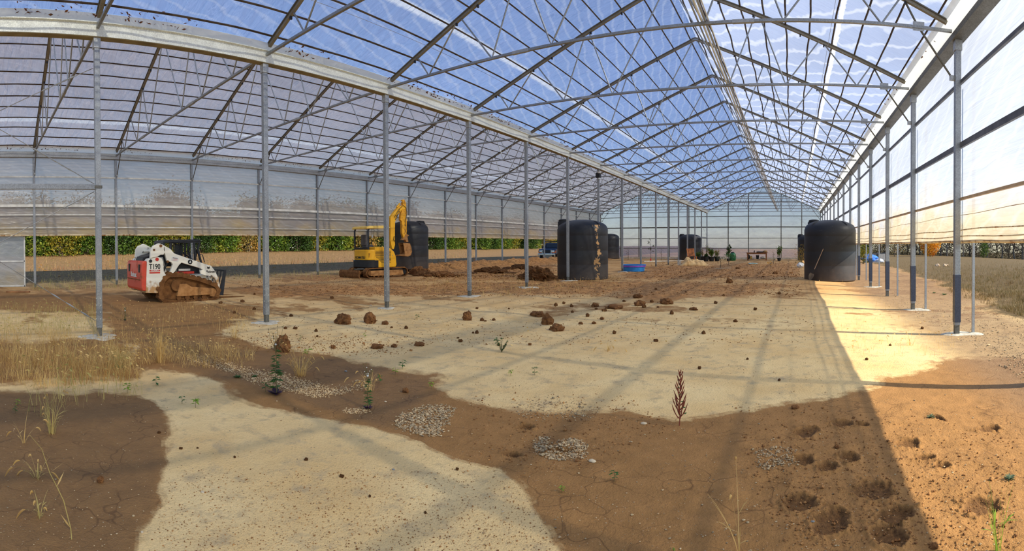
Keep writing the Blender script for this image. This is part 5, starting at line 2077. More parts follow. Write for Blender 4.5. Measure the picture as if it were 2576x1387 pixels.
# tall stalk at the lower left
root = empty('grass_stalk', gp(188, 1400), 0, 'long thin seeding grass stalk at the lower left', 'grass')
_b = root.location
pts = [Vector((0, 0, 0))]
for px_, py_ in ((178, 1330), (160, 1260), (143, 1225), (125, 1190), (105, 1130), (75, 1095)):
    d_ = ray(px_, py_)
    k_ = 3.0 / math.hypot(d_[0], d_[1]) * (1 + (1387 - py_) * .00012)
    w_ = Vector((d_[0] * k_, d_[1] * k_, EYE + d_[2] * k_))
    pts.append(w_ - _b)
pts[0] = Vector((pts[1].x + .03, pts[1].y - .0, gz(_b.x + pts[1].x, _b.y + pts[1].y) - _b.z))
MB().path(pts, [.0035, .003, .003, .0026, .0022, .0018, .001], 5).build('stem', M['straw_green'], root, smooth=1)
lf = MB()
for i_, (k, a, L) in enumerate(((2, .6, .12), (3, 2.4, .10), (4, 1.2, .12), (1, 3.9, .10))):
    p = pts[k]
    e = p + Vector((math.cos(a), math.sin(a), .8)).normalized() * L
    s_ = Vector((-math.sin(a), math.cos(a), 0)) * .007
    m_ = p.lerp(e, .4)
    lf.add([p, m_ + s_, e, m_ - s_], [(0, 1, 2, 3)])
tag(lf.build('leaf_blades', M['straw'], root), kind='stuff')


def weed(px, py, hpx, label, kind, seed, name='weed'):
    """upright weeds: tall leafy, amaranth"""
    o = gp(px, py)
    h = hpx * math.hypot(o.x, o.y) / FPX
    r = random.Random(seed)
    root = empty(name, o, r.uniform(0, 6), label, 'weed')
    st, lv, fl, pl = MB(), MB(), MB(), MB()
    if kind == 'tall':
        pts = [Vector((math.sin(k * 1.3) * .006, math.cos(k) * .006, h * .62 * k / 8 - .01)) for k in range(9)]
        st.path(pts, [.006 - .0004 * k for k in range(9)], 6)
        for i in range(46):
            t_ = r.uniform(.12, .95)
            p = Vector((0, 0, h * .62 * t_))
            a = i * 2.4
            L = h * .12 * (1.2 - t_ * .5)
            d = Vector((math.cos(a), math.sin(a), r.uniform(.1, .6))).normalized()
            s = Vector((-math.sin(a), math.cos(a), .2)) * L * .16
            m1, m2 = p + d * L * .4, p + d * L + Vector((0, 0, -L * .35))
            lv.add([p, m1 + s, m2, m1 - s], [(0, 1, 2, 3)])
        for i in range(8):
            a = r.uniform(0, 6.28)
            p0 = Vector((0, 0, h * r.uniform(.5, .62)))
            e = p0 + Vector((math.cos(a) * h * .1, math.sin(a) * h * .1, h * r.uniform(.2, .38)))
            st.path([p0, p0.lerp(e, .5) + Vector((math.cos(a), math.sin(a), 0)) * h * .02, e], [.0025, .002, .0012], 4)
            for _ in range(3):
                q = p0.lerp(e, r.uniform(.5, 1)) + Vector((r.uniform(-1, 1), r.uniform(-1, 1), .3)) * h * .02
                (fl if r.random() < .25 else st).lathe([(0, -.006), (.005, -.002), (.005, .003), (0, .006)], 5, q)
        for i in range(16):                      # purple base leaves
            a = r.uniform(0, 6.28)
            L = h * r.uniform(.08, .14)
            d = Vector((math.cos(a), math.sin(a), r.uniform(.1, .7))).normalized()
            s = Vector((-math.sin(a), math.cos(a), 0)) * L * .28
            z0 = Vector((0, 0, .01))
            pl.add([z0, z0 + d * L * .5 + s, z0 + d * L, z0 + d * L * .5 - s], [(0, 1, 2, 3)])
        fl.lathe([(0, -.012), (.012, -.004), (.013, .006), (0, .014)], 7, (0.0, .0, h * .66))
        st.build('stem', M['stem'], root)
        lv.build('leaves', M['weed_green'], root)
        tag(fl.build('seed_down', M['petal'], root), kind='stuff')
        pl.build('base_leaves', M['purple_leaf'], root)
    elif kind == 'amaranth':
        pts = [Vector((math.sin(k * .9) * .008 + .05 * k / 10 * .5, 0, h * k / 10 - .01)) for k in range(11)]
        st.path(pts, [.0055 - .0004 * k for k in range(11)], 6)
        for i in range(34):
            t_ = .12 + .86 * i / 33
            p = pts[int(t_ * 10)].lerp(pts[min(10, int(t_ * 10) + 1)], t_ * 10 % 1)
            a = i * 2.4
            L = h * (.26 * (1 - t_) + .07)
            pp = []
            for k in range(6):
                s = k / 5
                pp.append(p + Vector((math.cos(a) * L * .55 * s, math.sin(a) * L * .55 * s, L * (.25 * s + .75 * s * s))))
            rad = [.0022] + [.0042 + .002 * ((k * 7 + i) % 3) / 2 for k in range(1, 5)] + [.001]
            st.path(pp, rad, 5)
            if i % 5 == 2:
                q = pp[2]
                d = Vector((math.cos(a + 1), math.sin(a + 1), .1))
                s_ = Vector((-math.sin(a + 1), math.cos(a + 1), .2)) * .012
                lv.add([q, q + d * .02 + s_, q + d * .045, q + d * .02 - s_], [(0, 1, 2, 3)])
        st.build('stem', M['red_stem'], root)
        lv.build('leaves', M['weed_green'], root)
    elif kind == 'seedling':
        for i in range(9):
            a = i * 2.4 + r.random()
            p = Vector((0, 0, h * r.uniform(.3, 1)))
            L = h * .55
            d = Vector((math.cos(a), math.sin(a), r.uniform(-.3, .4))).normalized()
            s = Vector((-math.sin(a), math.cos(a), 0)) * L * .24
            lv.add([p, p + d * L * .5 + s, p + d * L - Vector((0, 0, L * .2)), p + d * L * .5 - s], [(0, 1, 2, 3)])
        st.path([(0, 0, -.01), (.003, 0, h * .5), (0, 0, h)], [.0025, .002, .001], 5)
        st.build('stem', M['stem'], root)
        lv.build('leaves', M['weed_light'] if seed % 2 else M['weed_green'], root)
    elif kind == 'rosette':
        for i in range(38):
            a = i * 2.4 + r.random() * .5
            L = h * (.4 + .5 * r.random())
            d = Vector((math.cos(a), math.sin(a), r.uniform(.05, .7))).normalized()
            s = Vector((-math.sin(a), math.cos(a), 0)) * L * .13
            z0 = Vector((0, 0, .006))
            m_ = z0 + d * L * .55
            lv.add([z0, m_ + s, z0 + d * L - Vector((0, 0, L * .1)), m_ - s, m_ + Vector((0, 0, -.004))], [(0, 1, 4), (1, 2, 4), (2, 3, 4), (3, 0, 4)])
        lv.build('leaves', M['rosette'] if seed % 2 else M['weed_green'], root)
    elif kind == 'spray':
        for i in range(4):
            a = r.uniform(0, 6.28)
            e = Vector((math.cos(a) * h * .4, math.sin(a) * h * .4, h * r.uniform(.7, 1)))
            st.path([(0, 0, 0), e * .5 + Vector((0, 0, h * .1)), e], [.005, .004, .002], 5)
            for k in range(44):
                t_ = r.uniform(.15, 1)
                p = e * t_
                a2 = r.uniform(0, 6.28)
                d = Vector((math.cos(a2), math.sin(a2), r.uniform(0, .8))).normalized()
                L = .035
                s = Vector((-math.sin(a2), math.cos(a2), 0)) * .008
                lv.add([p, p + d * L * .5 + s, p + d * L, p + d * L * .5 - s], [(0, 1, 2, 3)])
        st.build('stem', M['stem'], root)
        lv.build('leaves', M['weed_green'], root)
    return root


weed(695, 990, 190, 'tall thin leafy weed in front of the gravel strip', 'tall', 1)
weed(926, 1028, 128, 'tall leafy weed with white down and a purple foot', 'tall', 2)
weed(315, 808, 38, 'small dark weed near the mud beside the nearest post', 'tall', 3)
weed(1709, 1072, 138, 'reddish amaranth weed standing at the edge of the mud', 'amaranth', 4, 'amaranth')
weed(1262, 888, 34, 'dark green feathery weed leaning on the pale ground', 'spray', 5)
sd = [(393, 968, 24, 'green seedling at the upper edge of the pale patch'), (320, 990, 26, 'light green seedling on the brown mud, left of the pale patch'),
      (458, 1015, 20, 'small dark seedling on the pale patch'), (492, 1025, 26, 'yellow green seedling on the pale patch'), (668, 985, 24, 'yellowish seedling at the foot of the tall thin weed'),
      (1285, 948, 16, 'short dark seedling on the pale middle ground'), (1345, 945, 20, 'curled bright green seedling on the pale middle ground'), (1085, 980, 18, 'leafy seedling at the end of the brown band'),
      (1012, 930, 24, 'lanky seedling where pale ground meets the brown band'), (995, 945, 20, 'yellowing seedling beside the lanky one'), (955, 965, 20, 'thin light seedling right of the white downed weed'),
      (1413, 1238, 20, 'dark seedling alone on the lower brown ground'), (1545, 1210, 28, 'reddish stemmed seedling on the wrinkled mud'), (775, 905, 26, 'dark seedling above the straw clump'),
      (757, 858, 12, 'tiny seedling near the second middle post'), (45, 1020, 18, 'small seedling at the left edge'), (38, 1040, 16, 'yellow leafed seedling at the left edge'), (1695, 1385, 10, 'little seedling at the bottom of the mud'),
      (1250, 870, 20, 'small upright weed above the feathery one'), (918, 850, 12, 'tiny green sprout below the second big clod'), (1050, 802, 14, 'little sprout right of the paired clods')]
for i, (a, b, c, lb) in enumerate(sd):
    weed(a, b, c, lb, 'seedling', 20 + i, 'seedling')
for i, (a, b, c, lb) in enumerate(((2342, 1052, 17, 'blue green rosette weed among the boot hollows'), (2540, 1206, 24, 'spiky blue green rosette at the right edge'), (2350, 738, 8, 'small green tuft on the gravel outside the right wall'),
                                   (2376, 742, 11, 'wider green tuft on the gravel outside the right wall'), (300, 928, 26, 'bluish clover patch beside the straw tuft'), (597, 950, 16, 'dark rosette at the left end of the gravel strip'),
                                   (640, 948, 12, 'small rosette on the gravel strip'))):
    weed(a, b, c, lb, 'rosette', 61 + i * 2 if i < 2 else 60 + i * 2, 'rosette_weed')
# ------------------------------------------------------------------ clods, gravel, litter
M['clod'] = simple('red_brown_clod', (142, 98, 58), (98, 64, 38), .95, 0, 14, .9, 40, .15)


def clod(px, py, wpx, hpx, label, seed, name='soil_clod', group=None, n=16, m=11, amp=.55):
    o = gp(px, py)
    s = math.hypot(o.x, o.y) / FPX
    w, h = wpx * s, hpx * s
    mb = MB()
    clump(mb, (0, 0, h * .38), (w * .5, w * .42, h * .62), seed, n, m, amp)
    if w > .15:
        r = random.Random(seed)
        for i in range(4):
            a = r.uniform(0, 6.28)
            clump(mb, (math.cos(a) * w * .38, math.sin(a) * w * .36, h * .15), (w * .2, w * .17, h * .28), seed * 7 + i, 9, 6, .6)
    ob = mb.build(name, M['clod'], loc=o)
    return tag(ob, label, 'clod', group)


big = [(862, 815, 42, 26, 'large lumpy clod, left of the pair of big clods on pale sand'), (930, 812, 34, 24, 'pointed clod, right of the pair of big clods on pale sand'),
       (712, 884, 48, 40, 'largest brown clod, beside the second middle post'), (1174, 806, 24, 20, 'square edged clod standing alone on the pale ground'),
       (1352, 792, 34, 12, 'flat clod just above the tall block shaped one'), (1378, 816, 28, 26, 'tall block shaped clod in the middle of the floor'),
       (1402, 831, 40, 16, 'broken clod in pieces right below the block shaped one'), (1497, 767, 18, 10, 'rounded dark clod toward the scarred tank'),
       (1676, 766, 34, 13, 'wide crumbly clod on the tracked ground'), (1604, 748, 26, 9, 'dark clod behind the crumbly tracks'),
       (948, 877, 30, 12, 'two lobed dark clod by the edge of the brown band'), (991, 874, 15, 8, 'small clod right of the two lobed one'),
       (1055, 870, 24, 8, 'flat dark clod, rightmost along the brown band'), (838, 877, 14, 9, 'round clod left of the two lobed one'),
       (1610, 770, 26, 12, 'clod with a peak on the tracked ground'), (1545, 776, 40, 9, 'long low crumb of soil on the tracked ground'),
       (1743, 780, 22, 7, 'flat clod near the middle of the tracked ground'), (1835, 712, 17, 11, 'dark clod in the shade left of the shovel tank'),
       (253, 1214, 22, 14, 'reddish clod lying on the brown mud at the lower left'), (1021, 1000 - 12, 18, 10, 'crumbly clod on the brown band'),
       (970, 816, 18, 9, 'small clod at the right foot of the pointed one'), (1461, 816, 11, 6, 'small clod below the rounded dark one'),
       (1514, 804, 12, 7, 'small clod right of the middle of the floor'), (1494, 815, 11, 7, 'small clod beside a dry wisp'),
       (1333, 870, 9, 6, 'tiny dark clod above the feathery weed'), (2000, 1027, 20, 8, 'crumbly clod at the edge of the shadow line'),
       (2105, 1130, 14, 8, 'small clod between the boot hollows'), (2350, 1379, 22, 12, 'clod at the bottom of the sunlit mud'),
       (1950, 690, 13, 6, 'clod in the churned soil left of the shovel'), (1856, 677, 12, 5, 'clod on the churned soil before the work bench')]
for i, (a, b, c, d, lb) in enumerate(big):
    clod(a, b, c, d, lb, 300 + i)
# smaller clods: alike, scattered over the pale floor
rr_ = random.Random(77)
protos = []
for i in range(4):
    mb = clump(MB(), (0, 0, .3), (.5, .42, .5), 500 + i, 11, 8, .6)
    protos.append(mb.build('soil_clod', M['clod']))
sm = [p for p in ((732, 797), (743, 830), (718, 830), (795, 836), (798, 849), (1022, 828), (985, 827), (1213, 808), (1221, 809), (1242, 806), (1190, 837), (1200, 838), (1152, 851), (1158, 862),
                  (1255, 872), (1440, 785), (1478, 797), (1398, 770), (1418, 765), (1438, 771), (1500, 779), (1520, 784), (1620, 775), (1640, 762), (1655, 775), (1690, 790), (1570, 758), (1180, 790), (1280, 778), (1200, 776),
                  (555, 765), (610, 760), (640, 742), (835, 752), (640, 780), (590, 790), (400, 1090), (455, 1131), (497, 1130), (590, 1152), (770, 1158), (860, 1200), (1150, 1180), (1070, 1290), (930, 1250), (1650, 860), (1545, 840), (1770, 840),
                  (1850, 810), (1900, 780), (1800, 765), (1820, 745), (1725, 735), (1650, 728), (1960, 740), (1880, 905), (1760, 930), (1960, 960), (2180, 905), (2240, 870), (2320, 830))]
for i, (a, b) in enumerate(sm):
    o = protos[i] if i < 4 else protos[i % 4].copy()
    if i >= 4:
        COL.objects.link(o)
    p = gp(a, b)
    s = math.hypot(p.x, p.y) / FPX * rr_.uniform(6, 12)
    o.location = p
    o.scale = (s, s, s * rr_.uniform(.6, 1))
    o.rotation_euler = (0, 0, rr_.uniform(0, 6.28))
    tag(o, 'small brown soil clod lying on the pale floor', 'clod', 'small scattered clods')

# the dark mound in front of the scarred tank
o = gp(1356, 706)
mb = clump(MB(), (0, 0, .12), (.72, .5, .40), 900, 44, 26, .8)
clump(mb, (-.75, .2, .02), (.5, .4, .26), 901, 16, 10, .55)
M['dark_soil'] = simple('dark_soil', (110, 76, 46), (76, 50, 30), .97, 0, 9, 1, 30, .1)
tag(mb.build('soil_mound', M['dark_soil'], loc=o), 'dark mound of dug soil left of the scarred tank', 'mound')
# rough soil heaps by the excavator and the left wall
for i, (a, b, w_, h_, lb) in enumerate(((1060, 692, 60, 30, 'heap of clods at the tracks of the excavator'), (1110, 696, 60, 18, 'low soil heap right of the tank behind the excavator'),
                                        (1240, 686, 70, 18, 'brown soil heap before the left wall, between middle posts'), (1310, 676, 60, 16, 'soil heap at the foot of the left wall near the pickup'))):
    o = gp(a, b)
    s = math.hypot(o.x, o.y) / FPX
    r = random.Random(i)
    mb = MB()
    for k in range(16):
        u, v = r.gauss(0, .38), r.gauss(0, .3)
        e = max(.15, 1 - (u * u + v * v) * 1.6)
        clump(mb, (u * w_ * s, v * w_ * s, h_ * s * .3 * e), (w_ * s * .2, w_ * s * .17, h_ * s * .45 * e), 700 + i * 30 + k, 10, 7, .6)
    tag(mb.build('soil_heap', M['clod'] if i < 2 else M['dark_soil'], loc=o), lb, 'heap', 'soil heaps')


def pebble_field(name, polys, n, size, mat, label, seed, flat=.7, cat='gravel', ratio=.5):
    """small stones lying on the ground, one object"""
    r = np.random.default_rng(seed)
    allx = [q[0] for p in polys for q in p]
    ally = [q[1] for p in polys for q in p]
    xs = r.uniform(min(allx), max(allx), n * 6)
    ys = r.uniform(min(ally), max(ally), n * 6)
    ok = np.zeros(len(xs), bool)
    jx, jy = r.normal(0, 6, len(xs)), r.normal(0, 3, len(xs))
    for p in polys:
        ok |= in_poly(xs + jx, ys + jy, p)
    xs, ys = xs[ok][:n], ys[ok][:n]
    P = np.stack(ground_px_v(xs, ys), 1)
    n = len(P)
    z = detail_z(P[:, 0], P[:, 1])
    base = np.array([(1, 0, 0), (0, 1, 0), (-1, 0, 0), (0, -1, 0), (0, 0, 1), (0, 0, -1), (.65, .65, .5), (-.65, .6, .5), (-.6, -.65, .45), (.6, -.6, .5)])
    tri = np.array([(6, 4, 0), (0, 1, 6), (1, 4, 6), (1, 2, 7), (2, 4, 7), (4, 1, 7), (2, 3, 8), (3, 4, 8), (4, 2, 8), (3, 0, 9), (0, 4, 9), (4, 3, 9), (1, 0, 5), (2, 1, 5), (3, 2, 5), (0, 3, 5)])
    s = size * np.exp(r.normal(0, .35, n))
    sh = r.uniform(.6, 1.2, (n, 1, 3)) * np.array([1, 1, flat])
    V = base[None] * sh * (1 + r.uniform(-.2, .2, (n, 10, 1)))
    a = r.uniform(0, 6.28, n)
    ca, sa = np.cos(a)[:, None], np.sin(a)[:, None]
    X = V[..., 0] * ca - V[..., 1] * sa
    Y = V[..., 0] * sa + V[..., 1] * ca
    V = np.stack([X, Y, V[..., 2]], -1) * s[:, None, None]
    V += np.stack([P[:, 0], P[:, 1], z + s * ratio * flat], -1)[:, None]
    F = (tri[None] + (np.arange(n) * 10)[:, None, None]).reshape(-1, 3)
    o = np_mesh(name, V.reshape(-1, 3), F, mat)
    return tag(o, label, cat, kind='stuff')


def stone_mat(name, cols):
    t = NT(name)
    geo = t.n('ShaderNodeNewGeometry')
    rnd = geo.outputs['Random Per Island']
    cr = t.n('ShaderNodeValToRGB')
    t.l(rnd, cr.inputs[0])
    e = cr.color_ramp.elements
    e[0].position, e[0].color = 0, lin(cols[0])
    e[1].position, e[1].color = 1, lin(cols[-1])
    for i, c in enumerate(cols[1:-1]):
        q = e.new((i + 1) / (len(cols) - 1))
        q.color = lin(c)
    t.principled(cr.outputs[0], .85, 0, None, .25)
    return t.m


M['gravel_tan'] = stone_mat('gravel_tan', [(214, 180, 128), (196, 160, 110), (224, 196, 150), (178, 146, 104), (206, 180, 140)])
M['gravel_mixed'] = stone_mat('gravel_mixed', [(190, 164, 122), (150, 130, 102), (206, 180, 138), (130, 116, 94), (178, 142, 98), (216, 194, 154)])
M['crumb'] = stone_mat('soil_crumbs', [(164, 118, 70), (118, 80, 46), (142, 98, 56), (188, 140, 86)])
names = ['long strip of tan gravel across the brown mud', 'heap of mixed gravel right of the white downed weed', 'patch of grey gravel in the wrinkled mud', 'small tan gravel patch at the foot of the purple based weed',
         'loose stones above the lone boot hollow', 'grey gravel crumbs left of the boot hollows', 'scattered stones between straw and weed']
for i, (poly_, n_, sz) in enumerate(gravel_spots):
    pebble_field('gravel', [poly_], n_, sz * .62, M['gravel_tan' if i in (0, 3) else 'gravel_mixed'], names[i], 10 + i)
pebble_field('pebbles', [[(-50, 950), (2600, 900), (2650, 1400), (-50, 1400)]], 2600, .0042, M['gravel_mixed'], 'fine pale pebbles strewn over the near ground', 30)
pebble_field('pebbles', [[(420, 1180), (1300, 1180), (1400, 1400), (380, 1400)], [(1100, 860), (2080, 860), (2080, 960), (1200, 1000)]], 4200, .0032, M['crumb'], 'tiny dark grit on the pale ground', 31)
pebble_field('dirt_crumbs', [[(480, 700), (2030, 700), (2080, 860), (700, 880), (400, 800)]], 3600, .008, M['crumb'], 'brown soil crumbs strewn over the middle of the floor', 32, .7, 'dirt')
pebble_field('dirt_crumbs', [[(560, 706), (1560, 690), (2020, 690), (2020, 745), (1500, 748), (700, 745)]], 6000, .015, M['crumb'], 'churned brown crumbs of soil across the far floor', 33, .7, 'dirt')
pebble_field('dirt_crumbs', [[(1640, 660), (2015, 658), (2015, 700), (1640, 700)], [(1060, 662), (1400, 660), (1400, 700), (1060, 704)]], 5000, .024, M['crumb'], 'rough crumbs of soil before the work bench and the left wall', 34, .7, 'dirt')
pebble_field('pebbles', [[(2200, 700), (2576, 760), (2640, 1000), (2430, 860), (2150, 720)]], 1800, .010, M['gravel_mixed'], 'stones on the bare strip outside the right wall', 35)
pebble_field('fallen_leaves', [[(70, 640), (700, 640), (700, 700), (70, 712)]], 900, .05, leaf_mat('fallen_leaf', (214, 160, 60), (176, 120, 60), None), 'fallen yellow leaves on the strip before the hedgerow', 36, .25, 'leaves')

pebble_field('dirt_crumbs', [[(1180, 1000), (1560, 990), (1700, 1080), (1500, 1180), (1180, 1180)], [(1850, 1010), (2300, 1050), (2560, 1100), (2560, 1380), (1950, 1380), (1880, 1150)]], 2600, .0058, M['crumb'], 'crumbs of broken mud around the boot hollows', 37, .8, 'dirt')
pebble_field('dirt_crumbs', [[(560, 840), (900, 850), (1050, 880), (1000, 900), (600, 880)]], 700, .008, M['crumb'], 'crumbs along the upper edge of the brown band', 38, .8, 'dirt')

# single pale stones one can pick out
for i, (a, b, w_, lb) in enumerate(((1620, 1068, 17, 'flat pale stone left of the red amaranth'), (510, 1240, 14, 'pale angular stone on the light patch'), (358, 1343, 11, 'squarish tan stone at the lower left'),
                                    (1490, 1162, 20, 'pale curved stone below the grey gravel'), (933, 772 - 2, 8, 'tan cube of stone beside the third middle post'), (970, 1012, 8, 'lone tan pebble in the brown band'),
                                    (2045, 1320, 11, 'grey blue stone between the lower boot hollows'), (990, 1180, 9, 'grey stone below the brown band'), (870, 936, 10, 'grey stone in the mud right of the straw clump'))):
    o = gp(a, b)
    s = math.hypot(o.x, o.y) / FPX * w_
    mt = stone_mat('stone', [(224, 206, 176), (200, 180, 146)]) if i not in (6, 7, 8) else stone_mat('grey_stone', [(150, 150, 146), (120, 122, 122)])
    tag(clump(MB(), (0, 0, s * .12), (s * .5, s * .32, s * .2), 950 + i, 10, 7, .25).build('stone', mt, loc=o, smooth=.5), lb, 'stone')
# ------------------------------------------------------------------ things standing about
def here(px, py):
    x, y = ground_px(px, py)
    return Vector((x, y, gz(x, y))), math.hypot(x, y) / FPX


# paddling pool
p, s = here(1594, 685)
R = .73
d = p.xy.normalized()
pool = empty('paddling_pool', (p.x + d.x * R, p.y + d.y * R, p.z - .02), 0, 'round blue paddling pool with a purple band', 'paddling pool')
M['pool_blue'] = simple('pool_blue', (52, 150, 226), (40, 130, 210), .35)
M['pool_purple'] = simple('pool_purple', (160, 92, 200), (140, 76, 184), .35)
MB().lathe([(R * .86, 0), (R * .93, .26), (R * .96, .27), (R * .93, .285), (R * .84, .03), (0, .03)], 48, cap=True).build('basin', M['pool_blue'], pool, smooth=.5)
MB().lathe([(R * .935, .255), (R * .985, .265), (R * .99, .345), (R * .95, .355)], 48, cap=False).build('purple_band', M['pool_purple'], pool, smooth=.5)
MB().lathe([(R * .94, .345), (R * 1.0, .350), (R * 1.01, .385), (R * .95, .40), (R * .92, .38)], 48, cap=False).build('rim', M['pool_blue'], pool, smooth=.5)

# shovel against the tank
tp = T5.location
bp, s = here(2022, 708)
dx = Vector((bp.x - tp.x, bp.y - tp.y, 0)).normalized()
foot = Vector((tp.x, tp.y, 0)) + dx * 1.46
foot = Vector((foot.x, foot.y, gz(foot.x, foot.y)))
# lean so that the grip touches the shell a little to the right
yt = Vector((tp.x, tp.y, 0)) + Matrix.Rotation(.42, 3, 'Z') @ dx * 1.225
top = Vector((yt.x, yt.y, foot.z + 1.40))
sh = empty('shovel', foot, 0, 'long handled round shovel leaning on the black tank', 'shovel')
ax = (top - foot)
M['handle'] = simple('shovel_handle', (170, 146, 124), (146, 120, 98), .6)
MB().tube(ax * .34, ax, .017, 10).build('handle', M['handle'], sh, smooth=1)
MB().tube(ax * .22, ax * .36, .021, 10).build('socket', M['black'], sh, smooth=1)
u = ax.normalized()
sdir = u.cross(Vector((-dx.x, -dx.y, 0))).normalized()
bn = u.cross(sdir)
vs = []
prof = [(0, 0.02), (.08, .07), (.125, .17), (.13, .27), (.115, .33), (0, .345)]
row = [(-a, b) for a, b in prof[::-1][:-0 or None]] + prof[1:]
outline = [(a, b) for a, b in prof] + [(-a, b) for a, b in prof[-2:0:-1]]
mid = len(outline)
vs = [sdir * a + u * b + bn * (.035 * (a / .13) ** 2) for a, b in outline] + [u * .18 + bn * -.01]
fs = [(i, (i + 1) % mid, mid) for i in range(mid)]
MB().add(vs, fs).build('blade', simple('rusty_blade', (132, 116, 96), (104, 88, 70), .6, .3, 6), sh, solid=.004)

# tarp heap, chair, white basket
M['tarp'] = simple('tan_tarp', (232, 196, 136), (214, 172, 112), .55, 0, 3, .5, 8)
p, s = here(1748, 669)
tarp = MB()
vs, fs = [], []
nx, ny = 60, 30
for i in range(nx + 1):
    for j in range(ny + 1):
        a, b = i / nx * 2 - 1, j / ny * 2 - 1
        e = max(0, 1 - a * a) ** .7 * max(0, 1 - b * b) ** .6
        prof_ = .62 * math.exp(-((a + .50) / .26) ** 2) + .34 * math.exp(-((a - .05) / .35) ** 2) + .26 * math.exp(-((a - .48) / .22) ** 2)
        fold = float(fbm(np.array([a * 4 + b * 1.5 + 3]), np.array([b * 3 - a]), 4, .6)[0]) - .4
        ridge = abs(math.sin(a * 11 + b * 5 + 4 * fold)) * .13
        vs.append((a * 1.30 + .08 * fold, b * .62 * (1 + .3 * fold), max(0, e * (prof_ * (1 + .5 * fold) + ridge * .9) + .012)))
for i in range(nx):
    for j in range(ny):
        q = i * (ny + 1) + j
        fs.append((q, q + 1, q + ny + 2, q + ny + 1))
hd = math.atan2(-d.x, d.y)
vd = p.xy.normalized()
o = tarp.add(vs, fs).build('tarp_heap', M['tarp'], loc=p + Vector((vd.x * .4, vd.y * .4, 0)), smooth=1.2, solid=.01)
o.rotation_euler = (0, 0, math.atan2(vd.y, vd.x) - math.pi / 2)
tag(o, 'crumpled tan tarp heaped on the ground before the potted plants', 'tarp')

p, s = here(1736, 664)
ch = empty('lounge_chair', p + Vector((0, .45, 0)), .5, 'wooden slatted lounge chair standing behind the tan tarp', 'chair')
M['orange_wood'] = simple('orange_wood', (204, 124, 58), (170, 94, 42), .55, 0, 4)
for i in range(5):
    MB().beam((-.22 + .11 * i, 0, .62), (-.22 + .11 * i, .25, 1.22), .07, .02).build('back_slat', M['orange_wood'], ch)
MB().beam((-.27, .25, 1.22), (.27, .25, 1.24), .09, .05).build('top_rail', M['orange_wood'], ch)
for sd_ in (-.3, .3):
    MB().beam((sd_, 0, .62), (sd_, .27, 1.26), .05, .04).build('back_post', M['orange_wood'], ch)
    MB().beam((sd_, -.55, .58), (sd_, .1, .60), .09, .03).build('armrest', M['orange_wood'], ch)
    MB().beam((sd_, -.5, 0), (sd_, -.5, .58), .05, .05).build('leg', M['orange_wood'], ch)
    MB().beam((sd_, .12, 0), (sd_, .05, .62), .05, .05).build('leg', M['orange_wood'], ch)
for i in range(5):
    MB().box((0, -.5 + .12 * i, .36), (.56, .09, .02)).build('seat_slat', M['orange_wood'], ch)

p, s = here(1709, 668)
bk = empty('wire_basket', p, 0, 'small white ribbed basket before the last middle posts', 'basket')
MB().lathe([(.13, .36), (.16, .36), (.16, .40), (.13, .40), (.13, .36)], 20, cap=False).build('rim', M['white'], bk)
MB().lathe([(.11, 0), (.13, 0), (.13, .03), (.11, .03)], 20).build('base', M['white'], bk)
for i in range(10):
    a = i * .628
    MB().tube((.12 * math.cos(a), .12 * math.sin(a), .02), (.145 * math.cos(a), .145 * math.sin(a), .37), .012, 6).build('rib', M['white'], bk)


# potted plants
def potted(px, Yd, hpx, wpx, label, mat, seed, pot=.28, leaf=.06, n=380, name='potted_plant', tall=False):
    x, _ = atY(px, 650, Yd)
    z = gz(x, Yd)
    s = math.hypot(x, Yd) / FPX
    root = empty(name, (x, Yd, z), seed, label, 'plant')
    MB().lathe([(pot * .72, 0), (pot, pot * 1.5), (pot * 1.06, pot * 1.5), (pot * 1.06, pot * 1.62), (pot * .92, pot * 1.62), (pot * .90, pot * 1.4), (0, pot * 1.4)], 22).build('pot', M['black'], root, smooth=.6)
    r = np.random.default_rng(seed)
    h, w = hpx * s, wpx * s
    st = MB()
    cs = []
    for i in range(7):
        a = r.uniform(0, 6.28)
        e = Vector((math.cos(a) * w * .4 * r.random(), math.sin(a) * w * .4 * r.random(), pot * 1.4 + (h - pot * 1.4) * r.uniform(.55, 1)))
        st.path([(0, 0, pot * 1.3), e * .5 + Vector((0, 0, pot * .8)), e], [.014, .01, .005], 5)
        k = n // 7
        tt = r.uniform(.45, 1.05, k)[:, None]
        cs.append(np.array(e)[None] * tt + np.array([0, 0, pot])[None] * (1 - tt) + r.normal(0, 1, (k, 3)) * w * .11)
    V, F = leaves_np(r, np.concatenate(cs), leaf, .5)
    np_mesh('foliage', V, F, mat, root)
    st.build('stems', M['stem'], root)
    return root


potted(1757, 48.5, 22, 16, 'bushy green potted plant nearest the leaning chair', M['leaf_green'], 1)
potted(1768, 50.5, 34, 12, 'thin branched potted plant against the dark far tank', M['leaf_brown'], 2, leaf=.05, n=150)
potted(1776, 48.8, 18, 14, 'low dark green potted plant between two taller ones', M['leaf_dark'], 3)
potted(1790, 49.0, 36, 22, 'tallest pale green potted plant by the end wall', M['leaf_green'], 4, leaf=.08)
potted(1804, 49.5, 30, 20, 'yellowish potted plant, rightmost of the potted row', M['leaf_yellow'], 5, leaf=.05)
potted(1778, 52.5, 44, 22, 'wispy tall plant behind the potted row', M['leaf_brown'], 6, leaf=.035, n=160)
potted(1960, 50.5, 36, 22, 'leafy potted sapling standing right of the work bench', M['leaf_green'], 7, leaf=.13, n=120, pot=.2)
potted(1832, 49.0, 40, 18, 'broad leaved sapling beside the green barrel', M['leaf_dark'], 8, leaf=.12, n=110, pot=.16)


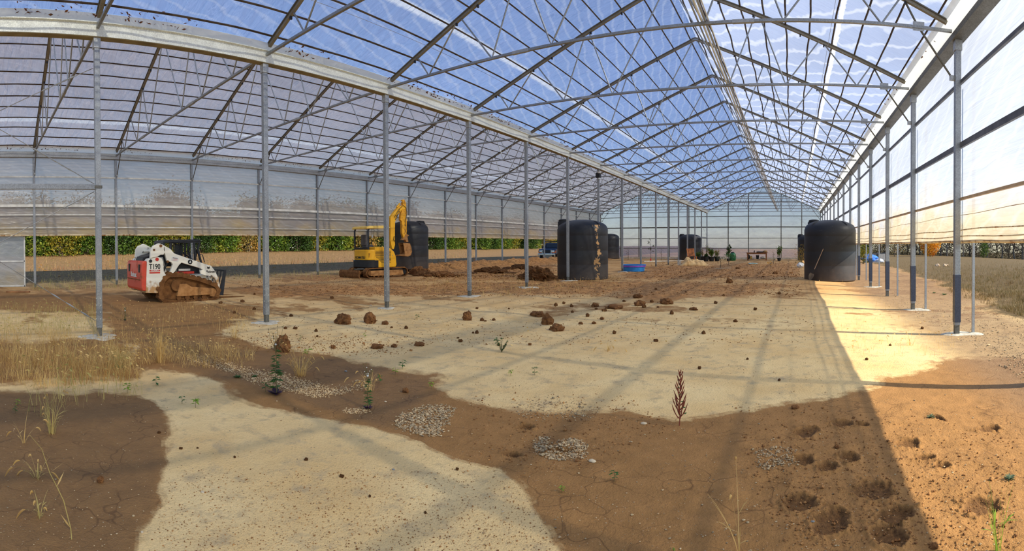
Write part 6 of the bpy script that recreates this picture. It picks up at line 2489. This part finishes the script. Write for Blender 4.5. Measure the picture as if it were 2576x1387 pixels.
def sapling(px, Yd, hpx, wpx, label, mat, seed, n=40, red=False, leaf=.07, name='sapling'):
    x, _ = atY(px, 650, Yd)
    s = math.hypot(x, Yd) / FPX
    root = empty(name, (x, Yd, gz(x, Yd)), 0, label, 'sapling')
    r = np.random.default_rng(seed)
    h, w = hpx * s, wpx * s
    st = MB().path([(0, 0, -.02), (.03, 0, h * .5), (0, .02, h)], [.02, .015, .006], 6)
    tips = []
    for i in range(7):
        z = h * r.uniform(.3, .9)
        a = r.uniform(0, 6.28)
        e = Vector((math.cos(a) * w * .5, math.sin(a) * w * .5, z + w * .35))
        st.path([(0, 0, z), e * .5 + Vector((0, 0, z * .5)), e], [.008, .006, .003], 4)
        tips.append(np.array(e))
    st.build('stem', M['bark'], root)
    if n:
        tips.append(np.array((0, 0, h)))
        c = np.array([tips[int(r.integers(len(tips)))] for _ in range(n)]) + r.normal(0, 1, (n, 3)) * w * .12
        V, F = leaves_np(r, c, leaf, .55)
        np_mesh('foliage', V, F, mat, root)
    if red:
        MB().lathe([(.07, 0), (.07, .26), (.05, .27), (.05, 0)], 14).build('red_guard', simple('red_guard', (214, 60, 50), None, .5), root)
    return root


sapling(1637, 48.0, 54, 14, 'young tree with a red trunk guard in the left bay', M['leaf_dark'], 1, 60, True)
sapling(1663, 50.0, 34, 16, 'leafless forked sapling near the end wall of the left bay', M['leaf_brown'], 2, 0)
sapling(1580, 50.5, 32, 12, 'thin sapling beside the far left dark tank', M['leaf_brown'], 3, 6)
sapling(1812, 34.5, 26, 26, 'sprawling grey green shrub on the churned soil', M['weed_green'], 4, 90, leaf=.035)
sapling(1832, 39.0, 24, 26, 'low bushy shrub left of the green barrel', M['weed_green'], 5, 160, leaf=.05)
sapling(1946, 43.0, 30, 8, 'thin yellow flowered stalk before the leafy sapling', M['leaf_yellow'], 6, 24, leaf=.04)
sapling(1938, 35.5, 12, 10, 'small orange leafed seedling in the soil before the bench', M['leaf_orange'], 7, 26, leaf=.05)
x_, _ = atY(2015, 650, 36)
r_ = np.random.default_rng(9)
root = empty('dry_bush', (x_, 36, gz(x_, 36)), 0, 'dried yellow brown bush peeping out left of the shovel tank', 'bush')
c = r_.normal(0, 1, (420, 3)) * np.array([.22, .22, .42]) + np.array([0, 0, .75])
c[:, 2] = np.clip(c[:, 2], .05, 1.6)
V, F = leaves_np(r_, c, .05, .5)
np_mesh('foliage', V, F, M['leaf_brown'], root)
mb = MB()
for i in range(12):
    a = i * .55
    mb.path([(0, 0, 0), (.25 * math.cos(a), .25 * math.sin(a), .5 + .08 * i)], [.01, .004], 4)
mb.build('stems', M['stem'], root)

# green barrel
x_, _ = atY(1843, 650, 51.0)
br = empty('green_barrel', (x_, 51.0, gz(x_, 51)), 0, 'green plastic barrel by the end wall', 'barrel')
M['barrel_green'] = simple('barrel_green', (34, 112, 66), (26, 92, 54), .4)
MB().lathe([(.27, 0), (.31, .05), (.33, .25), (.345, .27), (.345, .31), (.33, .33), (.33, .52), (.30, .68), (.20, .78), (.17, .80), (0, .80)], 30).build('body', M['barrel_green'], br, smooth=.6)
MB().lathe([(.0, 0), (.17, 0), (.17, .07), (.12, .10), (0, .10)], 20, (0, 0, .79)).build('lid', M['black'], br, smooth=.6)
MB().lathe([(0, -.02), (.10, -.02), (.10, .02), (0, .02)], 16, (.02, -.335, .20), 'Y').build('side_cap', M['barrel_green'], br)

# work bench with odds and ends
bx0, _ = atY(1877, 650, 53.0)
bx1, _ = atY(1932, 650, 53.0)
bc = (bx0 + bx1) / 2
L = bx1 - bx0
bz = gz(bc, 53)
wb = empty('work_bench', (bc, 53, bz), 0, 'rough wooden work bench before the end wall', 'bench')
M['bench_wood'] = simple('bench_wood', (152, 98, 56), (112, 68, 38), .75, 0, 4, .2, 20)
for i in range(5):
    MB().box((0, -.38 + .19 * i, .80), (L, .17, .04)).build('top_plank', M['bench_wood'], wb)
for a in (-1, 1):
    for b in (-1, 1):
        MB().box((a * (L / 2 - .18), b * .36, .39), (.10, .10, .78)).build('leg', M['bench_wood'], wb)
MB().box((0, -.40, .72), (L - .2, .04, .12)).build('apron', M['bench_wood'], wb)
for i in range(4):
    MB().box((0, -.3 + .2 * i, .12), (L - .25, .17, .03)).build('shelf_plank', M['bench_wood'], wb)
sh_z = bz + .14
items = [('jerry_can', (-.62, -.05), (.22, .16, .30), (206, 160, 60), 'yellow can on the lower shelf of the work bench', 'can'),
         ('black_bucket', (.05, 0), (.30, .28, .40), (28, 28, 32), 'black bucket under the work bench top', 'bucket'),
         ('white_sack', (.62, -.02), (.6, .4, .26), (214, 206, 186), 'pale sack on the lower shelf, right part of the bench', 'sack'),
         ('dark_bag', (-.86, .05), (.30, .3, .42), (70, 62, 58), 'dark bag at the left end of the bench shelf', 'bag')]
for nm, (u_, v_), (a_, b_, c_), col_, lb, ct in items:
    mt = simple(nm, col_, None, .6)
    if nm == 'black_bucket':
        o = empty(nm, (bc + u_, 53 + v_, sh_z), 0, lb, ct)
        MB().lathe([(.12, 0), (.165, .36), (.175, .36), (.175, .39), (.15, .39), (.11, .02), (0, .02)], 22).build('pail', mt, o, smooth=.6)
        MB().path([(-.17, 0, .37), (-.1, .0, .50), (0, 0, .54), (.1, 0, .50), (.17, 0, .37)], .006, 5).build('handle', M['cable'], o)
    elif nm == 'jerry_can':
        o = empty(nm, (bc + u_, 53 + v_, sh_z), .2, lb, ct)
        MB().box((0, 0, .14), (a_, b_, .28)).build('body', mt, o, bevel=.03)
        MB().lathe([(.03, 0), (.03, .05), (0, .05)], 12, (.06, 0, .28)).build('cap', M['black'], o)
        MB().path([(-.08, 0, .27), (-.06, 0, .33), (.0, 0, .33), (.02, 0, .27)], .012, 6).build('handle', mt, o)
    else:
        o = clump(MB(), (0, 0, c_ * .5), (a_ / 2, b_ / 2, c_ * .5), hash(nm) % 50 + 5 if False else len(nm), 16, 10, .2).build(nm, mt, loc=(bc + u_, 53 + v_, sh_z), smooth=1)
        tag(o, lb, ct)
o = clump(MB(), (0, 0, .10), (.24, .2, .12), 5, 14, 9, .3).build('cloth_bundle', simple('cloth', (196, 160, 110), (160, 126, 84), .8), loc=(bc + L / 2 - .3, 53, bz + .82), smooth=1)
tag(o, 'tan cloth bundle on the right end of the bench top', 'cloth')
o = clump(MB(), (0, 0, .05), (.5, .2, .06), 9, 14, 8, .3).build('folded_cloth', simple('dark_cloth', (66, 60, 62), None, .8), loc=(bc + .35, 53, bz + .82), smooth=1)
tag(o, 'dark folded cloth lying on the bench top', 'cloth')
for i, (u_, cc, lb) in enumerate(((-.28, (40, 40, 46), 'small black object upright on the bench top'),)):
    o = MB().box((0, 0, .09), (.10, .08, .18)).box((.03, 0, .2), (.04, .04, .06)).build('black_bottle', simple('bottle', cc, None, .4), loc=(bc + u_, 52.9, bz + .82), bevel=.01)
    tag(o, lb, 'bottle')

# pale boards and litter
p1, _ = here(1618, 660)
p2, _ = here(1705, 658.5)
p3, _ = here(1780, 657)
for a, b, lb in ((p1, p2, 'long white board lying on the soil of the left bay'), (p2 + Vector((.1, .1, 0)), p3, 'second white board running on toward the tarp heap')):
    o = MB().beam((0, 0, .08), b - a + Vector((0, 0, .08)), .35, .06).build('white_board', simple('white_board', (226, 216, 198), (200, 188, 166), .7), loc=a)
    tag(o, lb, 'board', 'white boards on the soil')
p, s = here(1819, 678)
o = MB().tube((-.55, 0, .03), (.55, .1, .05), .022, 8).build('pale_stick', simple('pale_stick', (226, 206, 170), None, .6), loc=p, smooth=1)
tag(o, 'pale stick lying on the soil below the sprawling shrub', 'stick')
p, s = here(2013, 673)
o = clump(MB(), (0, 0, .14), (.24, .2, .18), 44, 14, 9, .55).build('white_bag', M['petal'], loc=p, smooth=.4)
tag(o, 'crumpled white plastic bag left of the shovel tank', 'bag')
p, s = here(1893, 664)
o = clump(MB(), (0, 0, .03), (.4, .2, .05), 45, 14, 7, .4).build('plastic_scrap', simple('pale_scrap', (196, 214, 206), (150, 180, 160), .5), loc=p, smooth=.6)
tag(o, 'flat pale green scrap on the soil before the work bench', 'scrap')
p, s = here(48, 737)
o = MB().beam((-.5, 0, .03), (.45, -.1, .05), .14, .05).build('wood_offcut', M['wood'], loc=p)
o.rotation_euler = (0, 0, 1.2)
tag(o, 'short plank of wood lying at the left near the door panel', 'plank')

# film covered door panel at the left
X_ = XW + .0
ya_, yb_ = -3.0, 1.72
z0_ = gz(X_, 1.0) + .02
dp = empty('door_1', (X_ - .35, 0, z0_), 0)
tag(dp, kind='structure')
M['frame_alu'] = simple('frame_alu', (214, 214, 210), (190, 190, 186), .45, .4, 3)
for y_ in (ya_, (ya_ + yb_) / 2, yb_):
    MB().box((0, y_, 1.18), (.05, .06, 2.36)).build('door_frame', M['frame_alu'], dp)
for z_ in (.03, 1.12, 2.22):
    MB().box((0, (ya_ + yb_) / 2, z_), (.05, yb_ - ya_, .06)).build('door_frame', M['frame_alu'], dp)


def P(u, v):
    return -.04 + 0 * u * v, ya_ + (yb_ - ya_) * v + 0 * u, 2.34 * u


o = film_grid('door_panel', P, 30, 50, film_mat('door_film', .14, (196, 194, 188), (3, 2, 4), (-1.4, -.3, (206, 176, 126)), .3, .5, .6), .03, 4, 6, kind=None, parent=dp)

# pickup truck
tx, ty = -24.9, 50.0
tk = empty('pickup_truck', (tx, ty, gz(tx, ty) + .0), math.radians(-84), 'dark blue pickup truck parked outside behind the scarred tank', 'truck')
M['truck_blue'] = simple('truck_paint', (30, 44, 78), (24, 36, 66), .28, .1, 3)
M['amber'] = simple('amber_lens', (226, 110, 30), None, .3)
body = [(-2.9, .55), (-2.9, 1.05), (-.9, 1.10), (-.85, 1.10), (-.55, 1.78), (.55, 1.80), (1.15, 1.22), (2.35, 1.12), (2.45, .95), (2.45, .55)]
fix_normals(MB().prism(body[:4] + [(1.15, 1.22)] + body[7:], -.95, .95).build('body', M['truck_blue'], tk, bevel=.05))
fix_normals(MB().prism([(-.88, 1.08), (-.58, 1.76), (.52, 1.78), (1.15, 1.20)], -.84, .84).build('cab', M['truck_blue'], tk, bevel=.05))
vs = [(.62, -.72, 1.70), (.62, .72, 1.70), (1.12, .78, 1.24), (1.12, -.78, 1.24)]
MB().add([(a + .03, b, c + .02) for a, b, c in vs], [(0, 1, 2, 3)]).build('windscreen', M['glass_dark'], tk)
for sd_ in (-1, 1):
    MB().box((.15, sd_ * .853, 1.45), (1.0, .02, .40)).build('side_window', M['glass_dark'], tk)
    MB().box((2.44, sd_ * .68, .90), (.06, .34, .20)).build('headlight', M['alu'], tk, bevel=.02)
    MB().box((2.43, sd_ * .74, .76), (.08, .38, .09)).build('turn_signal', M['amber'], tk, bevel=.02)
    MB().box((2.33, sd_ * .93, .86), (.2, .06, .20)).build('turn_signal', M['amber'], tk, bevel=.02)
    MB().box((1.0, sd_ * 1.06, 1.32), (.10, .18, .22)).build('side_mirror', M['black'], tk, bevel=.02)
    for u_ in (1.6, -1.9):
        w_ = fix_normals(MB().lathe([(0, -.13), (.30, -.13), (.40, -.10), (.40, .10), (.30, .13), (0, .13)], 26, (u_, sd_ * .86, .38), 'Y').build('wheel', M['rubber'], tk, smooth=.6))
        fix_normals(MB().lathe([(0, -.145), (.09, -.145), (.20, -.135), (.20, .135), (.09, .145), (0, .145)], 18, (u_, sd_ * .86, .38), 'Y').build('hub', M['chrome'], w_, smooth=.6))
MB().box((2.46, 0, .86), (.05, .96, .32)).build('grille', M['black'], tk)
for sd_ in (-.5, .5):
    MB().box((2.48, sd_, .86), (.04, .06, .36)).build('grille_trim', M['chrome'], tk)
MB().box((2.55, 0, .58), (.16, 1.9, .20)).build('bumper', M['chrome'], tk, bevel=.03)
MB().beam((-.8, -.9, 1.92), (-.8, .9, 1.92), .09, .12).build('ladder_rack', M['black'], tk)
for sd_ in (-.88, .88):
    MB().beam((-.8, sd_, 1.05), (-.8, sd_, 1.92), .07, .07).build('rack_post', M['black'], tk)
    MB().beam((-2.8, sd_, 1.92), (1.0, sd_, 1.92), .07, .10).build('rack_rail', M['black'], tk)

# beyond the right wall: grey container, blue tarp, pale rubble
def far(px, dist):
    d_ = ray(px, 620)
    k_ = dist / math.hypot(d_[0], d_[1])
    return Vector((d_[0] * k_, d_[1] * k_, gz(d_[0] * k_, d_[1] * k_)))


p = far(2216, 56)
ct = empty('shipping_container', p, .2, 'low grey box shed at the edge of the field', 'container')
M['shed'] = simple('shed_grey', (150, 148, 146), (132, 130, 128), .7)
MB().box((0, 0, .4), (1.5, 1.0, .8)).build('body', M['shed'], ct, bevel=.02)
MB().box((0, 0, .82), (1.56, 1.06, .05)).build('roof', M['black'], ct)
MB().box((-.58, -.51, .4), (.25, .04, .7)).build('door', M['black'], ct)
p = far(2186, 50)
M['blue_tarp'] = simple('blue_tarp', (66, 130, 220), (48, 104, 196), .5, 0, 4, .4, 10)
tag(clump(MB(), (0, 0, .34), (.85, .6, .42), 61, 22, 14, .4).build('blue_tarp', M['blue_tarp'], loc=p, smooth=.5), 'bright blue tarp bundle outside past the shovel tank', 'tarp')
tag(clump(MB(), (0, 0, .14), (.5, .3, .24), 62, 18, 10, .4).build('white_tarp', simple('pale_tarp', (206, 214, 226), None, .5), loc=p + Vector((.9, -.3, -.05)), smooth=.5), 'small pale tarp beside the blue one', 'tarp')
p = far(2376, 0.1)
for i, (a_, b_, lb) in enumerate(((2358, 671, 'leftmost pale block'), (2368, 669, 'second pale block from the left'), (2378, 668, 'middle pale block'), (2388, 667, 'fourth pale block from the left'), (2396, 666, 'rightmost pale block'), (2374, 673, 'front pale block'))):
    o = gp(2376, 670)
    s_ = math.hypot(o.x, o.y) / FPX
    o = Vector((o.x + (a_ - 2376) * s_, o.y - (b_ - 669) * s_ * 2 + ((i * 7) % 5) * .5, 0))
    o.z = gz(o.x, o.y)
    tag(clump(MB(), (0, 0, .05), (5.5 * s_, 4 * s_, 3.4 * s_), 70 + i, 10, 7, .6).build('pale_rubble', simple('pale_rubble', (222, 200, 170), (176, 140, 104), .8), loc=o),
        lb + ' of the rubble patch on the right field', 'rubble', 'rubble patch on the field')

# thin black strands laid as post shadows on the ground by the right wall
for i, (a_, b_) in enumerate((((2090, 741), (2222, 741)), ((2075, 777), (2288, 779)))):
    q1, q2 = gp(*a_), gp(*b_)
    pts = [q1.lerp(q2, k / 14) for k in range(15)]
    pts = [Vector((q.x, q.y + .03 * math.sin(k), gz(q.x, q.y) + .008)) for k, q in enumerate(pts)]
    tag(MB().path(pts, .004, 5).build('post_shadow_line', M['black']), ['thin dark strand laid as the shadow of the fifth right post', 'thin dark strand laid as the shadow of the fourth right post'][i], 'hose', 'post shadow strands on the ground')
